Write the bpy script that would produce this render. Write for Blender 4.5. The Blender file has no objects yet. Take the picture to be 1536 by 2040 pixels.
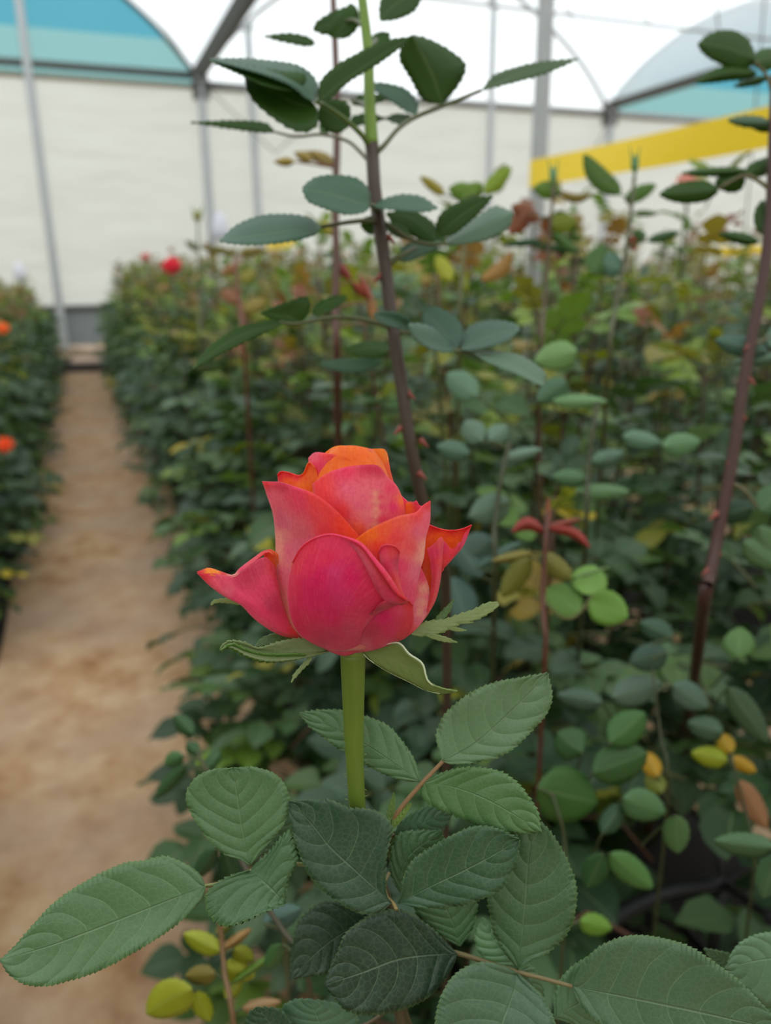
import bpy, math, random
import numpy as np
from mathutils import Vector, Matrix
R = math.radians
C = bpy.context.scene.collection
scn = bpy.context.scene

# ------------------------------------------------------------------ camera
FPX = 1534.0
YAW, PITCH, ROLL = R(21.0), R(17.5), R(0.6)
CAM = np.array([0.0, 0.0, 1.25])
_F = np.array([math.sin(YAW) * math.cos(PITCH), math.cos(YAW) * math.cos(PITCH), -math.sin(PITCH)])
_R0 = np.array([math.cos(YAW), -math.sin(YAW), 0.0])
_U0 = np.cross(_R0, _F)
_R = math.cos(ROLL) * _R0 - math.sin(ROLL) * _U0
_U = np.cross(_R, _F)
D0 = 0.24                                   # distance of the bloom from the lens, metres
cd = bpy.data.cameras.new('camera')
cam = bpy.data.objects.new('camera', cd); C.objects.link(cam)
m = Matrix(((_R[0], _U[0], -_F[0], CAM[0]), (_R[1], _U[1], -_F[1], CAM[1]), (_R[2], _U[2], -_F[2], CAM[2]), (0, 0, 0, 1)))
cam.matrix_world = m
cd.sensor_fit = 'VERTICAL'; cd.sensor_height = 36.0
cd.lens = FPX / 2040 * 36.0
cd.clip_start = 0.02; cd.clip_end = 200
cd.dof.use_dof = True
cd.dof.focus_distance = 0.232
cd.dof.aperture_fstop = 9.0
scn.camera = cam

# ------------------------------------------------------------------ sky and exposure
scn.view_settings.view_transform = 'Standard'
scn.view_settings.look = 'None'
scn.view_settings.gamma = 1.0
scn.view_settings.exposure = 0.62
scn.view_settings.use_curve_mapping = False
w = bpy.data.worlds.new('overcast_sky'); scn.world = w; w.use_nodes = True
bg = w.node_tree.nodes['Background']
bg.inputs[0].default_value = (0.97, 0.985, 0.99, 1); bg.inputs[1].default_value = 1.25


def W(px, py, d):
    """point seen at pixel (px, py) of the photograph, d metres in front of the lens"""
    return CAM + (_F + (px - 768) / FPX * _R + (1020 - py) / FPX * _U) * d


def to_px(p):
    v = np.asarray(p) - CAM
    z = v @ _F
    return 768 + (v @ _R) / z * FPX, 1020 - (v @ _U) / z * FPX, z


def ray_at_y(px, py, Y):
    d = _F + (px - 768) / FPX * _R + (1020 - py) / FPX * _U
    return CAM + d * (Y / d[1])


# ------------------------------------------------------------------ helpers
def link(o, parent=None):
    C.objects.link(o)
    if parent is not None:
        o.parent = parent
        o.matrix_parent_inverse = Matrix.Translation(-parent.location) if parent.parent is None else Matrix.Identity(4)
    return o


def mesh(name, verts, faces, mat=None, smooth=True, uv=None, cols=None):
    me = bpy.data.meshes.new(name)
    me.from_pydata([tuple(map(float, v)) for v in verts], [], [tuple(f) for f in faces])
    if mat:
        for mm in (mat if isinstance(mat, (list, tuple)) else [mat]):
            me.materials.append(mm)
    if smooth:
        me.polygons.foreach_set('use_smooth', [True] * len(me.polygons))
    if uv is not None:
        l = me.uv_layers.new(name='UVMap')
        idx = np.empty(len(me.loops), dtype=np.int32); me.loops.foreach_get('vertex_index', idx)
        l.data.foreach_set('uv', np.asarray(uv, dtype=np.float32)[idx].ravel())
    if cols:
        for k, c in cols.items():
            a = me.color_attributes.new(k, 'FLOAT_COLOR', 'POINT')
            cc = np.ones((len(verts), 4), dtype=np.float32); cc[:, :3] = c
            a.data.foreach_set('color', cc.ravel())
    me.update()
    return me


def obj(name, me, parent=None, color=None):
    o = bpy.data.objects.new(name, me)
    link(o, parent)
    if color is not None:
        o.color = (*color, 1)
    return o


def tag(o, label=None, cat=None, group=None, kind=None):
    if label: o['label'] = label
    if cat: o['category'] = cat
    if group: o['group'] = group
    if kind: o['kind'] = kind
    return o


def empty(name, loc):
    o = bpy.data.objects.new(name, None); C.objects.link(o); o.location = loc
    o.empty_display_size = 0.02
    return o


def spline(pts, n):
    """Catmull-Rom through pts, n samples evenly spaced along it"""
    p = np.array(pts, dtype=float)
    if len(p) == 2:
        t = np.linspace(0, 1, n)[:, None]
        return p[0] * (1 - t) + p[1] * t
    q = np.vstack([2 * p[0] - p[1], p, 2 * p[-1] - p[-2]])
    out = []
    for i in range(1, len(q) - 2):
        a, b, c_, d = q[i - 1], q[i], q[i + 1], q[i + 2]
        for t in np.linspace(0, 1, 12, endpoint=False):
            out.append(0.5 * ((2 * b) + (-a + c_) * t + (2 * a - 5 * b + 4 * c_ - d) * t * t + (-a + 3 * b - 3 * c_ + d) * t ** 3))
    out.append(p[-1]); out = np.array(out)
    s = np.concatenate([[0], np.cumsum(np.linalg.norm(np.diff(out, axis=0), axis=1))])
    u = np.linspace(0, s[-1], n)
    return np.stack([np.interp(u, s, out[:, k]) for k in range(out.shape[1])], axis=1)


def tube_geo(pts, rad, sides=8, n=None, cap=True):
    P = spline(pts, n or max(4, len(pts) * 4))
    r = np.interp(np.linspace(0, 1, len(P)), np.linspace(0, 1, len(np.atleast_1d(rad))), np.atleast_1d(rad)) if np.ndim(rad) else np.full(len(P), rad)
    T = np.gradient(P, axis=0); T /= np.linalg.norm(T, axis=1)[:, None] + 1e-12
    up = np.array([0, 0, 1.0]) if abs(T[0][2]) < 0.9 else np.array([1.0, 0, 0])
    V, Fc = [], []
    for i, (p, t) in enumerate(zip(P, T)):
        a = np.cross(up, t); a /= np.linalg.norm(a) + 1e-12
        b = np.cross(t, a); up = b
        for k in range(sides):
            th = 2 * math.pi * k / sides
            V.append(p + r[i] * (math.cos(th) * a + math.sin(th) * b))
    for i in range(len(P) - 1):
        for k in range(sides):
            k2 = (k + 1) % sides
            Fc.append((i * sides + k, i * sides + k2, (i + 1) * sides + k2, (i + 1) * sides + k))
    if cap:
        Fc.append(tuple(range(sides))[::-1])
        Fc.append(tuple((len(P) - 1) * sides + k for k in range(sides)))
    return V, Fc


def tube(name, pts, rad, mat, parent=None, sides=8, n=None, color=None):
    V, Fc = tube_geo(pts, rad, sides, n)
    return obj(name, mesh(name, V, Fc, mat), parent, color)


def box_geo(c, s):
    x, y, z = c; a, b, d = s[0] / 2, s[1] / 2, s[2] / 2
    V = [(x + i * a, y + j * b, z + k * d) for k in (-1, 1) for j in (-1, 1) for i in (-1, 1)]
    Fc = [(0, 2, 3, 1), (4, 5, 7, 6), (0, 1, 5, 4), (2, 6, 7, 3), (0, 4, 6, 2), (1, 3, 7, 5)]
    return V, Fc


# ------------------------------------------------------------------ materials
class NT:
    def __init__(s, name):
        s.m = bpy.data.materials.new(name); s.m.use_nodes = True
        s.t = s.m.node_tree; s.t.nodes.clear()
        s.out = s.t.nodes.new('ShaderNodeOutputMaterial')

    def n(s, typ, **kw):
        x = s.t.nodes.new('ShaderNode' + typ)
        ins = kw.pop('ins', {})
        for k, v in kw.items(): setattr(x, k, v)
        for k, v in ins.items():
            if hasattr(v, 'is_output') or isinstance(v, bpy.types.NodeSocket): s.t.links.new(v, x.inputs[k])
            else: x.inputs[k].default_value = v
        return x

    def math(s, op, a, b=0.0, c=None):
        x = s.t.nodes.new('ShaderNodeMath'); x.operation = op
        for i, v in enumerate((a, b) if c is None else (a, b, c)):
            if isinstance(v, bpy.types.NodeSocket): s.t.links.new(v, x.inputs[i])
            else: x.inputs[i].default_value = v
        return x.outputs[0]

    def mix(s, f, a, b, blend='MIX'):
        x = s.t.nodes.new('ShaderNodeMix'); x.data_type = 'RGBA'; x.blend_type = blend
        for i, v in ((0, f), (6, a), (7, b)):
            if isinstance(v, bpy.types.NodeSocket): s.t.links.new(v, x.inputs[i])
            else: x.inputs[i].default_value = v if i == 0 else (*v, 1)
        return x.outputs[2]

    def ramp(s, f, stops):
        x = s.t.nodes.new('ShaderNodeValToRGB'); s.t.links.new(f, x.inputs[0])
        e = x.color_ramp.elements
        while len(e) < len(stops): e.new(0.5)
        for k, (p, c) in enumerate(stops):
            e[k].position = p; e[k].color = (*c, 1)
        return x.outputs[0]

    def surf(s, sh):
        s.t.links.new(sh, s.out.inputs[0]); return s.m


def simple(name, col, rough=0.6, metal=0.0, noise=0.0, scale=20.0, bump=0.0):
    k = NT(name)
    tc = k.n('TexCoord')
    nz = k.n('TexNoise', ins={'Vector': tc.outputs['Object'], 'Scale': scale, 'Detail': 4.0})
    c = k.mix(k.math('MULTIPLY', nz.outputs[0], noise), col, tuple(x * 0.45 for x in col))
    b = k.n('BsdfPrincipled', ins={'Base Color': c, 'Roughness': rough, 'Metallic': metal})
    if bump:
        bp = k.n('Bump', ins={'Height': nz.outputs[0], 'Strength': bump, 'Distance': 0.01})
        k.t.links.new(bp.outputs[0], b.inputs['Normal'])
    return k.surf(b.outputs[0])


def leaf_material(name, source, detail=True, vein_amt=0.62, trans=0.22, relief=0.6):
    k = NT(name)
    if source == 'object':
        base = k.n('ObjectInfo').outputs['Color']
    else:
        base = k.n('VertexColor', layer_name='Col').outputs[0]
    uvn = k.n('UVMap'); sep = k.n('SeparateXYZ', ins={0: uvn.outputs[0]})
    u, v = sep.outputs[0], sep.outputs[1]
    av = k.math('ABSOLUTE', k.math('MULTIPLY', k.math('SUBTRACT', v, 0.5), 2.0))
    tc = k.n('TexCoord')
    height = None
    if detail:
        nz = k.n('TexNoise', ins={'Vector': tc.outputs['Object'], 'Scale': 90.0, 'Detail': 5.0})
        big = k.n('TexNoise', ins={'Vector': tc.outputs['Object'], 'Scale': 28.0, 'Detail': 2.0})
        # a midrib and curved side veins
        wob = k.math('MULTIPLY', k.math('SUBTRACT', big.outputs[0], 0.5), 0.22)
        q = k.math('ADD', k.math('SUBTRACT', u, k.math('MULTIPLY', k.math('POWER', av, 1.5), 0.22)), wob)
        fr = k.math('FRACT', k.math('MULTIPLY', q, 7.0))
        tri = k.math('MULTIPLY', k.math('ABSOLUTE', k.math('SUBTRACT', fr, 0.5)), 2.0)
        side = k.n('MapRange', interpolation_type='SMOOTHSTEP', ins={0: tri, 1: 0.93, 2: 1.0, 3: 0.0, 4: 1.0}).outputs[0]
        side = k.math('MULTIPLY', side, k.math('SUBTRACT', 1.0, k.math('POWER', av, 3.0)))
        mid = k.n('MapRange', interpolation_type='SMOOTHSTEP', ins={0: av, 1: 0.0, 2: 0.035, 3: 1.0, 4: 0.0}).outputs[0]
        vor = k.n('TexVoronoi', feature='DISTANCE_TO_EDGE', ins={'Vector': tc.outputs['Object'], 'Scale': 480.0, 'Randomness': 1.0})
        net = k.n('MapRange', ins={0: vor.outputs[0], 1: 0.0, 2: 0.12, 3: 1.0, 4: 0.0}).outputs[0]
        veins = k.math('MAXIMUM', side, mid)
        light = k.mix(0.5, base, (0.34, 0.46, 0.26))
        blot = k.n('MapRange', ins={0: big.outputs[0], 1: 0.35, 2: 0.7, 3: 0.0, 4: 0.35}).outputs[0]
        dk = k.mix(1.0, base, (0.72, 0.80, 0.72), 'MULTIPLY')
        c = k.mix(blot, base, dk)
        c = k.mix(k.math('MULTIPLY', k.math('MULTIPLY', veins, vein_amt), k.math('ADD', nz.outputs[0], 0.25)), c, light)
        c = k.mix(k.math('MULTIPLY', k.math('MULTIPLY', net, nz.outputs[0]), 0.30), c, light)
        # lime serrated margin
        edge = k.n('MapRange', interpolation_type='SMOOTHSTEP', ins={0: av, 1: 0.93, 2: 1.0, 3: 0.0, 4: 0.7}).outputs[0]
        c = k.mix(k.math('MULTIPLY', edge, 0.30), c, (0.20, 0.33, 0.06))
        puff = k.math('SUBTRACT', 1.0, tri)
        height = k.math('ADD', k.math('MULTIPLY', k.math('POWER', tri, 2.0), -0.7),
                        k.math('ADD', k.math('MULTIPLY', net, -0.06), k.math('MULTIPLY', mid, -0.6)))
        height = k.math('ADD', height, k.math('MULTIPLY', nz.outputs[0], 0.45))
    else:
        oi = k.n('ObjectInfo')
        nz = k.n('TexNoise', ins={'Vector': tc.outputs['Object'], 'Scale': 30.0, 'Detail': 2.0})
        mid = k.n('MapRange', ins={0: av, 1: 0.0, 2: 0.09, 3: 0.3, 4: 0.0}).outputs[0]
        c = k.mix(mid, base, (0.3, 0.4, 0.2))
        c = k.mix(k.math('MULTIPLY', nz.outputs[0], 0.5), c, k.mix(1.0, base, (0.6, 0.7, 0.6), 'MULTIPLY'))
    geo = k.n('NewGeometry')
    under = k.mix(0.25, c, (0.16, 0.24, 0.12))
    c2 = k.mix(geo.outputs['Backfacing'], c, under)
    b = k.n('BsdfPrincipled', ins={'Base Color': c2, 'Roughness': 0.40 if detail else 0.5, 'Specular IOR Level': 0.5 if detail else 0.4})
    if height is not None:
        bp = k.n('Bump', ins={'Height': height, 'Strength': relief, 'Distance': 0.0008})
        k.t.links.new(bp.outputs[0], b.inputs['Normal'])
    tcol = k.mix(1.0, c, (1.9, 2.0, 0.55), 'MULTIPLY')
    tr = k.n('BsdfTranslucent', ins={'Color': tcol})
    mx = k.n('MixShader', ins={0: trans, 1: b.outputs[0], 2: tr.outputs[0]})
    return k.surf(mx.outputs[0])


M = {}
M['leaf'] = leaf_material('rose_leaf_close', 'object', True)
M['leaf_far'] = leaf_material('rose_leaf_row', 'object', False)
M['leaf_lit'] = leaf_material('rose_leaf_backlit', 'object', False, trans=0.42)
M['leaf_mass'] = leaf_material('rose_leaf_mass', 'attr', False)


def cane_material(name, source):
    k = NT(name)
    base = k.n('ObjectInfo').outputs['Color'] if source == 'object' else k.n('VertexColor', layer_name='Col').outputs[0]
    tc = k.n('TexCoord')
    mp = k.n('Mapping', ins={0: tc.outputs['Object'], 3: (1, 1, 0.15)})
    nz = k.n('TexNoise', ins={'Vector': mp.outputs[0], 'Scale': 400.0, 'Detail': 4.0})
    c = k.mix(k.math('MULTIPLY', nz.outputs[0], 0.6), base, k.mix(1.0, base, (0.5, 0.55, 0.5), 'MULTIPLY'))
    b = k.n('BsdfPrincipled', ins={'Base Color': c, 'Roughness': 0.45, 'Specular IOR Level': 0.4,
                                  'Subsurface Weight': 0.0})
    bp = k.n('Bump', ins={'Height': nz.outputs[0], 'Strength': 0.25, 'Distance': 0.0004})
    k.t.links.new(bp.outputs[0], b.inputs['Normal'])
    return k.surf(b.outputs[0])


M['cane'] = cane_material('rose_cane', 'object')
M['cane_attr'] = cane_material('rose_cane_graded', 'attr')


def petal_material():
    k = NT('rose_petal')
    out_c = k.n('VertexColor', layer_name='Col').outputs[0]
    in_c = k.n('VertexColor', layer_name='Inside').outputs[0]
    uvn = k.n('UVMap')
    mp = k.n('Mapping', ins={0: uvn.outputs[0], 3: (60, 4, 1)})
    vein = k.n('TexNoise', ins={'Vector': mp.outputs[0], 'Scale': 1.0, 'Detail': 5.0, 'Roughness': 0.65, 'Distortion': 0.5})
    tc = k.n('TexCoord')
    cell = k.n('TexNoise', ins={'Vector': tc.outputs['Object'], 'Scale': 900.0, 'Detail': 3.0})
    big = k.n('TexNoise', ins={'Vector': tc.outputs['Object'], 'Scale': 95.0, 'Detail': 3.0})
    geo = k.n('NewGeometry')
    c = k.mix(geo.outputs['Backfacing'], out_c, in_c)
    pale = k.mix(0.28, c, (1.0, 0.45, 0.50))
    deep = k.mix(1.0, c, (0.90, 0.55, 0.80), 'MULTIPLY')
    f1 = k.n('MapRange', ins={0: vein.outputs[0], 1: 0.50, 2: 0.75, 3: 0.0, 4: 0.75}).outputs[0]
    f2 = k.n('MapRange', ins={0: cell.outputs[0], 1: 0.45, 2: 0.65, 3: 0.0, 4: 0.55}).outputs[0]
    f3 = k.n('MapRange', ins={0: big.outputs[0], 1: 0.5, 2: 0.75, 3: 0.0, 4: 0.65}).outputs[0]
    c = k.mix(f1, c, pale); c = k.mix(f2, c, deep); c = k.mix(f3, c, deep)
    b = k.n('BsdfPrincipled', ins={'Base Color': c, 'Roughness': 0.55, 'Specular IOR Level': 0.35, 'Sheen Weight': 0.25, 'Sheen Roughness': 0.4})
    h = k.math('ADD', k.math('MULTIPLY', vein.outputs[0], 0.8), k.math('MULTIPLY', cell.outputs[0], 0.25))
    bp = k.n('Bump', ins={'Height': h, 'Strength': 0.6, 'Distance': 0.0006})
    k.t.links.new(bp.outputs[0], b.inputs['Normal'])
    tr = k.n('BsdfTranslucent', ins={'Color': k.mix(1.0, c, (1.1, 1.0, 0.8), 'MULTIPLY')})
    mx = k.n('MixShader', ins={0: 0.38, 1: b.outputs[0], 2: tr.outputs[0]})
    return k.surf(mx.outputs[0])


M['petal'] = petal_material()
M['metal'] = simple('galvanised_steel', (0.42, 0.43, 0.43), 0.45, 0.35, 0.3, 8.0)
M['pale_post'] = simple('pale_galvanised_post', (0.52, 0.54, 0.55), 0.5, 0.2, 0.25, 6.0)
M['dark_metal'] = simple('weathered_gutter_steel', (0.13, 0.13, 0.12), 0.6, 0.2, 0.4, 6.0)
M['rust'] = simple('rusty_rail', (0.23, 0.18, 0.10), 0.7, 0.0, 0.5, 12.0)
M['tape'] = simple('yellow_sticky_film', (0.95, 0.66, 0.008), 0.4, 0.0, 0.1, 5.0)
M['pipe'] = simple('black_polythene', (0.012, 0.013, 0.015), 0.35, 0.0, 0.3, 30.0)
M['white_plastic'] = simple('white_plastic', (0.75, 0.75, 0.82), 0.4)
M['wood'] = simple('weathered_board', (0.20, 0.12, 0.06), 0.8, 0.0, 0.5, 15.0)


def film(name, refl, transmit, clear, wrinkle=0.0, stripes=None):
    k = NT(name)
    tc = k.n('TexCoord')
    nz = k.n('TexNoise', ins={'Vector': tc.outputs['Object'], 'Scale': 0.8, 'Detail': 3.0, 'Distortion': 0.6})
    c = k.mix(k.math('MULTIPLY', nz.outputs[0], 0.35), refl, tuple(x * 0.8 for x in refl))
    d = k.n('BsdfDiffuse', ins={'Color': c})
    t = k.n('BsdfTranslucent', ins={'Color': k.mix(k.math('MULTIPLY', nz.outputs[0], 0.3), transmit, tuple(x * 0.8 for x in transmit))})
    if wrinkle:
        mp = k.n('Mapping', ins={0: tc.outputs['Object'], 2: (0, 0.6, 0), 3: (0.5, 1, 2.2)})
        wv = k.n('TexNoise', ins={'Vector': mp.outputs[0], 'Scale': 1.2, 'Detail': 3.0})
        bp = k.n('Bump', ins={'Height': wv.outputs[0], 'Strength': wrinkle, 'Distance': 0.2})
        k.t.links.new(bp.outputs[0], d.inputs['Normal'])
    a = k.n('MixShader', ins={0: 0.6, 1: d.outputs[0], 2: t.outputs[0]})
    p = k.n('BsdfTransparent', ins={'Color': (*transmit, 1)})
    if clear > 0.1:      # film seen at a glancing angle is milkier
        lw = k.n('LayerWeight', ins={'Blend': 0.5})
        cf = k.math('MULTIPLY', k.math('SUBTRACT', 1.0, k.math('MULTIPLY', k.math('POWER', lw.outputs['Facing'], 1.5), 0.75)), clear)
    else: cf = clear
    mx = k.n('MixShader', ins={0: cf, 1: a.outputs[0], 2: p.outputs[0]})
    return k.surf(mx.outputs[0])


M['roof_film'] = film('clear_roof_film', (0.62, 0.65, 0.67), (0.92, 0.96, 0.98), 0.70)
M['gable_film'] = film('clear_gable_film', (0.6, 0.62, 0.63), (0.90, 0.94, 0.95), 0.6)
M['wall_film'] = film('white_wall_film', (0.64, 0.66, 0.62), (0.645, 0.67, 0.615), 0.03, 0.9)
M['teal_film'] = film('teal_shade_film', (0.12, 0.26, 0.27), (0.25, 0.47, 0.47), 0.3)
M['teal_dark'] = film('teal_shade_film_double', (0.05, 0.18, 0.23), (0.10, 0.36, 0.45), 0.35)


def path_material():
    k = NT('trodden_path')
    tc = k.n('TexCoord')
    a = k.n('TexNoise', ins={'Vector': tc.outputs['Object'], 'Scale': 7.0, 'Detail': 7.0, 'Roughness': 0.65})
    b = k.n('TexNoise', ins={'Vector': tc.outputs['Object'], 'Scale': 2.3, 'Detail': 3.0})
    mp = k.n('Mapping', ins={0: tc.outputs['Object'], 3: (6, 40, 1)})
    wv = k.n('TexNoise', ins={'Vector': mp.outputs[0], 'Scale': 1.0, 'Detail': 2.0})
    c = k.ramp(a.outputs[0], [(0.30, (0.29, 0.13, 0.048)), (0.45, (0.48, 0.285, 0.145)), (0.62, (0.62, 0.42, 0.25)), (0.8, (0.66, 0.50, 0.38))])
    c = k.mix(k.n('MapRange', ins={0: b.outputs[0], 1: 0.4, 2: 0.65, 3: 0.0, 4: 0.7}).outputs[0], c, (0.50, 0.36, 0.27))
    c = k.mix(k.math('MULTIPLY', wv.outputs[0], 0.3), c, (0.42, 0.24, 0.12))
    bs = k.n('BsdfPrincipled', ins={'Base Color': c, 'Roughness': 0.9, 'Specular IOR Level': 0.2})
    bp = k.n('Bump', ins={'Height': a.outputs[0], 'Strength': 0.5, 'Distance': 0.02})
    k.t.links.new(bp.outputs[0], bs.inputs['Normal'])
    return k.surf(bs.outputs[0])


M['path'] = path_material()
M['soil'] = simple('dark_bed_soil', (0.013, 0.009, 0.007), 1.0, 0.0, 0.6, 25.0, 0.8)
M['soil_light'] = simple('pale_soil', (0.34, 0.23, 0.15), 0.95, 0.0, 0.5, 12.0, 0.5)

# ------------------------------------------------------------------ the greenhouse
YE = 12.5                       # end wall
GX = [-5.0, 2.0, 9.0, 16.0]  # gutter lines
ZT = 3.76                       # wall film top
ZG = 3.90                       # gutter height
YN = -5.0
EYE = 1.25


def struct(name, geo, mat, smooth=False):
    o = obj(name, mesh(name, geo[0], geo[1], mat, smooth)); o['kind'] = 'structure'
    return o


def merge(geos):
    V, Fc = [], []
    for v, f in geos:
        o = len(V); V += list(v); Fc += [tuple(i + o for i in ff) for ff in f]
    return V, Fc


def undulating(x0, x1, y0, y1, nx, ny, z0, amp, seed, crown=0.0):
    rg = np.random.RandomState(seed)
    ph = rg.uniform(0, 6.28, (6, 2)); fr = rg.uniform(2, 14, (6, 2))
    V = []
    for j in range(ny + 1):
        for i in range(nx + 1):
            x = x0 + (x1 - x0) * i / nx; y = y0 + (y1 - y0) * j / ny
            z = z0 + crown * math.sin(math.pi * i / nx)
            for (a, b), (p, q) in zip(fr, ph): z += amp / 6 * math.sin(a * x + p) * math.sin(b * y * 0.5 + q)
            V.append((x, y, z))
    Fc = [(j * (nx + 1) + i, j * (nx + 1) + i + 1, (j + 1) * (nx + 1) + i + 1, (j + 1) * (nx + 1) + i) for j in range(ny) for i in range(nx)]
    return V, Fc


struct('floor', box_geo((5, 5, -0.06), (60, 60, 0.08)), M['soil_light'])
struct('footpath', undulating(-0.42, 0.42, YN, 10.9, 14, 260, 0.0, 0.012, 3), M['path'], True)
BEDS = [(-1.30, -0.36), (0.36, 1.25), (1.85, 2.75), (3.35, 4.25), (4.85, 5.75)]
for i, (a, b) in enumerate(BEDS):
    struct('soil_bed', undulating(a, b, -1.0 if i else -1.0, 11.0, 12, 120, -0.01, 0.02, 10 + i, 0.09), M['soil'], True)
for i in range(1, 4):
    struct('footpath', undulating(BEDS[i][1], BEDS[i + 1][0], -1, 11.0, 6, 60, 0.0, 0.01, 30 + i), M['path'], True)


def quad_grid(fn, nu, nv):
    V = [fn(i / nu, j / nv) for j in range(nv + 1) for i in range(nu + 1)]
    Fc = [(j * (nu + 1) + i, j * (nu + 1) + i + 1, (j + 1) * (nu + 1) + i + 1, (j + 1) * (nu + 1) + i) for j in range(nv) for i in range(nu)]
    return V, Fc


struct('wall_end', quad_grid(lambda u, v: (GX[0] + (GX[3] - GX[0]) * u, YE + 0.03 * math.sin(u * 60) * math.sin(v * 4), 0.78 + (ZT - 0.78) * v), 120, 12), M['wall_film'], True)
struct('trim_1', box_geo((5.5, YE - 0.03, 0.77), (21.0, 0.05, 0.05)), M['dark_metal'])
struct('baseboard_end', box_geo((5.5, YE + 0.04, 0.5), (21.0, 0.05, 0.56)), simple('grey_skirt_film', (0.30, 0.33, 0.33), 0.6, 0, 0.3, 3))
struct('earth_bank', undulating(GX[0], GX[3], 11.0, 12.55, 120, 8, 0.16, 0.10, 77, 0), simple('dry_earth_bank', (0.26, 0.19, 0.11), 0.95, 0, 0.6, 9, 0.6), True)
struct('wall_left', quad_grid(lambda u, v: (GX[0], YN + (YE - YN) * u, 0.1 + (ZG - 0.1) * v), 30, 4), M['wall_film'])
struct('wall_right', quad_grid(lambda u, v: (GX[3], YN + (YE - YN) * u, 0.1 + (ZG - 0.1) * v), 30, 4), M['wall_film'])
struct('wall_back', quad_grid(lambda u, v: (GX[0] + (GX[3] - GX[0]) * u, YN, 0.1 + (ZG - 0.1) * v), 30, 4), M['wall_film'])
RISE = 1.9


def arch_z(s):
    return ZG + RISE * math.sin(math.pi * s) ** 0.8


for b in range(3):
    x0, x1 = GX[b], GX[b + 1]
    r = struct('ceiling', quad_grid(lambda u, v: (x0 + (x1 - x0) * u, YN + (YE - YN) * v, arch_z(u)), 24, 10), M['roof_film'], True)
    # gable: film from the tie beam up to the arch
    def gable(zlo, zhi_fn, mat, name):
        struct(name, quad_grid(lambda u, v: (x0 + (x1 - x0) * u, YE, zlo + (max(zlo, zhi_fn(u)) - zlo) * v), 30, 3), mat)
    if b == 1:
        gable(ZT, arch_z, M['gable_film'], 'wall_gable')
    else:
        zz = 4.34
        gable(ZT, lambda u: min(zz, arch_z(u)), M['teal_film'], 'wall_gable')
        struct('wall_gable', quad_grid(lambda u, v: (x0 + (x1 - x0) * u, YE, min(zz, arch_z(u)) + (arch_z(u) - min(zz, arch_z(u))) * v), 30, 3), M['teal_dark'])
    for yy in ([YE - 0.04] if b != 1 else [YE - 0.04]) + [8.4, 4.3]:
        P = [(x0 + (x1 - x0) * t, yy, arch_z(t) - 0.03) for t in np.linspace(0, 1, 15)]
        V, Fc = tube_geo(P, 0.035 if yy > 12 else 0.022, 8, 50)
        if yy > 12 or b == 1:
            struct('arch_tube', (V, Fc), M['metal'] if b == 1 else M['dark_metal'], True)
# gutters
for g in GX[1:3]:
    V, Fc = [], []
    prof = [(-0.10, 0.05), (-0.05, -0.04), (0.05, -0.04), (0.10, 0.05), (0.11, 0.07), (-0.11, 0.07)]
    n = len(prof)
    for y in (YN, YE):
        V += [(g + a, y, ZG - 0.02 + c) for a, c in prof]
    Fc = [(k, (k + 1) % n, n + (k + 1) % n, n + k) for k in range(n)] + [tuple(range(n))[::-1], tuple(range(n, 2 * n))]
    struct('gutter', (V, Fc), M['dark_metal'])
    struct('gutter_joint', box_geo((g, YE - 0.12, ZG - 0.16), (0.22, 0.16, 0.30)), M['dark_metal'])
# tie beams along the end wall
struct('tie_beam', tube_geo([(GX[0], YE - 0.06, ZG + 0.0), (GX[1], YE - 0.06, ZG + 0.0)], 0.05, 8, 2), M['dark_metal'], True)
struct('tie_beam', tube_geo([(GX[1], YE - 0.06, ZG - 0.1), (GX[3], YE - 0.06, ZG - 0.1)], 0.05, 8, 2), M['metal'], True)
struct('film_batten', box_geo((5.5, YE - 0.04, ZT), (21.0, 0.03, 0.06)), M['rust'])


def post(x, y, z1, r, mat=None):
    V, Fc = tube_geo([(x, y, -0.05), (x, y, z1)], r, 14, 2)
    bolts = [box_geo((x, y, z1 - 0.05), (2.6 * r, 2.6 * r, 0.08)), box_geo((x, y, 0.06), (3 * r, 3 * r, 0.03))]
    return struct('post', merge([(V, Fc)] + bolts), mat or M['metal'])


for px_ in (405, 500, 978, 1203):
    p = ray_at_y(px_, 180, YE - 0.12)
    gp = px_ in (405, 1203)
    post(GX[1] if px_ == 405 else GX[2] if px_ == 1203 else p[0], YE - 0.14, ZG if gp or px_ < 405 else arch_z((p[0] - GX[1]) / 7.0) - 0.05, 0.065 if gp else 0.055, M['pale_post'])
post(-0.24, YE - 0.14, arch_z(0.68) - .04, 0.06, M['pale_post'])
post(GX[1], 3.25, ZG - 0.05, 0.037)
post(GX[2], 7.2, ZG - 0.05, 0.045)
# light steel truss over the middle bay
for yy in (8.4, 4.3):
    struct('tie_beam', tube_geo([(GX[1], yy, ZG + 0.02), (GX[2], yy, ZG + 0.02)], 0.018, 6, 2), M['metal'], True)
    for t in (0.2, 0.35, 0.5, 0.65, 0.8):
        x = GX[1] + 7.0 * t
        struct('truss_web', tube_geo([(x, yy, ZG), (x + 0.5 * (1 if t < .5 else -1), yy, arch_z((x + 0.5 * (1 if t < .5 else -1) - GX[1]) / 7.0) - 0.04)], 0.011, 6, 2), M['metal'], True)
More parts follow.
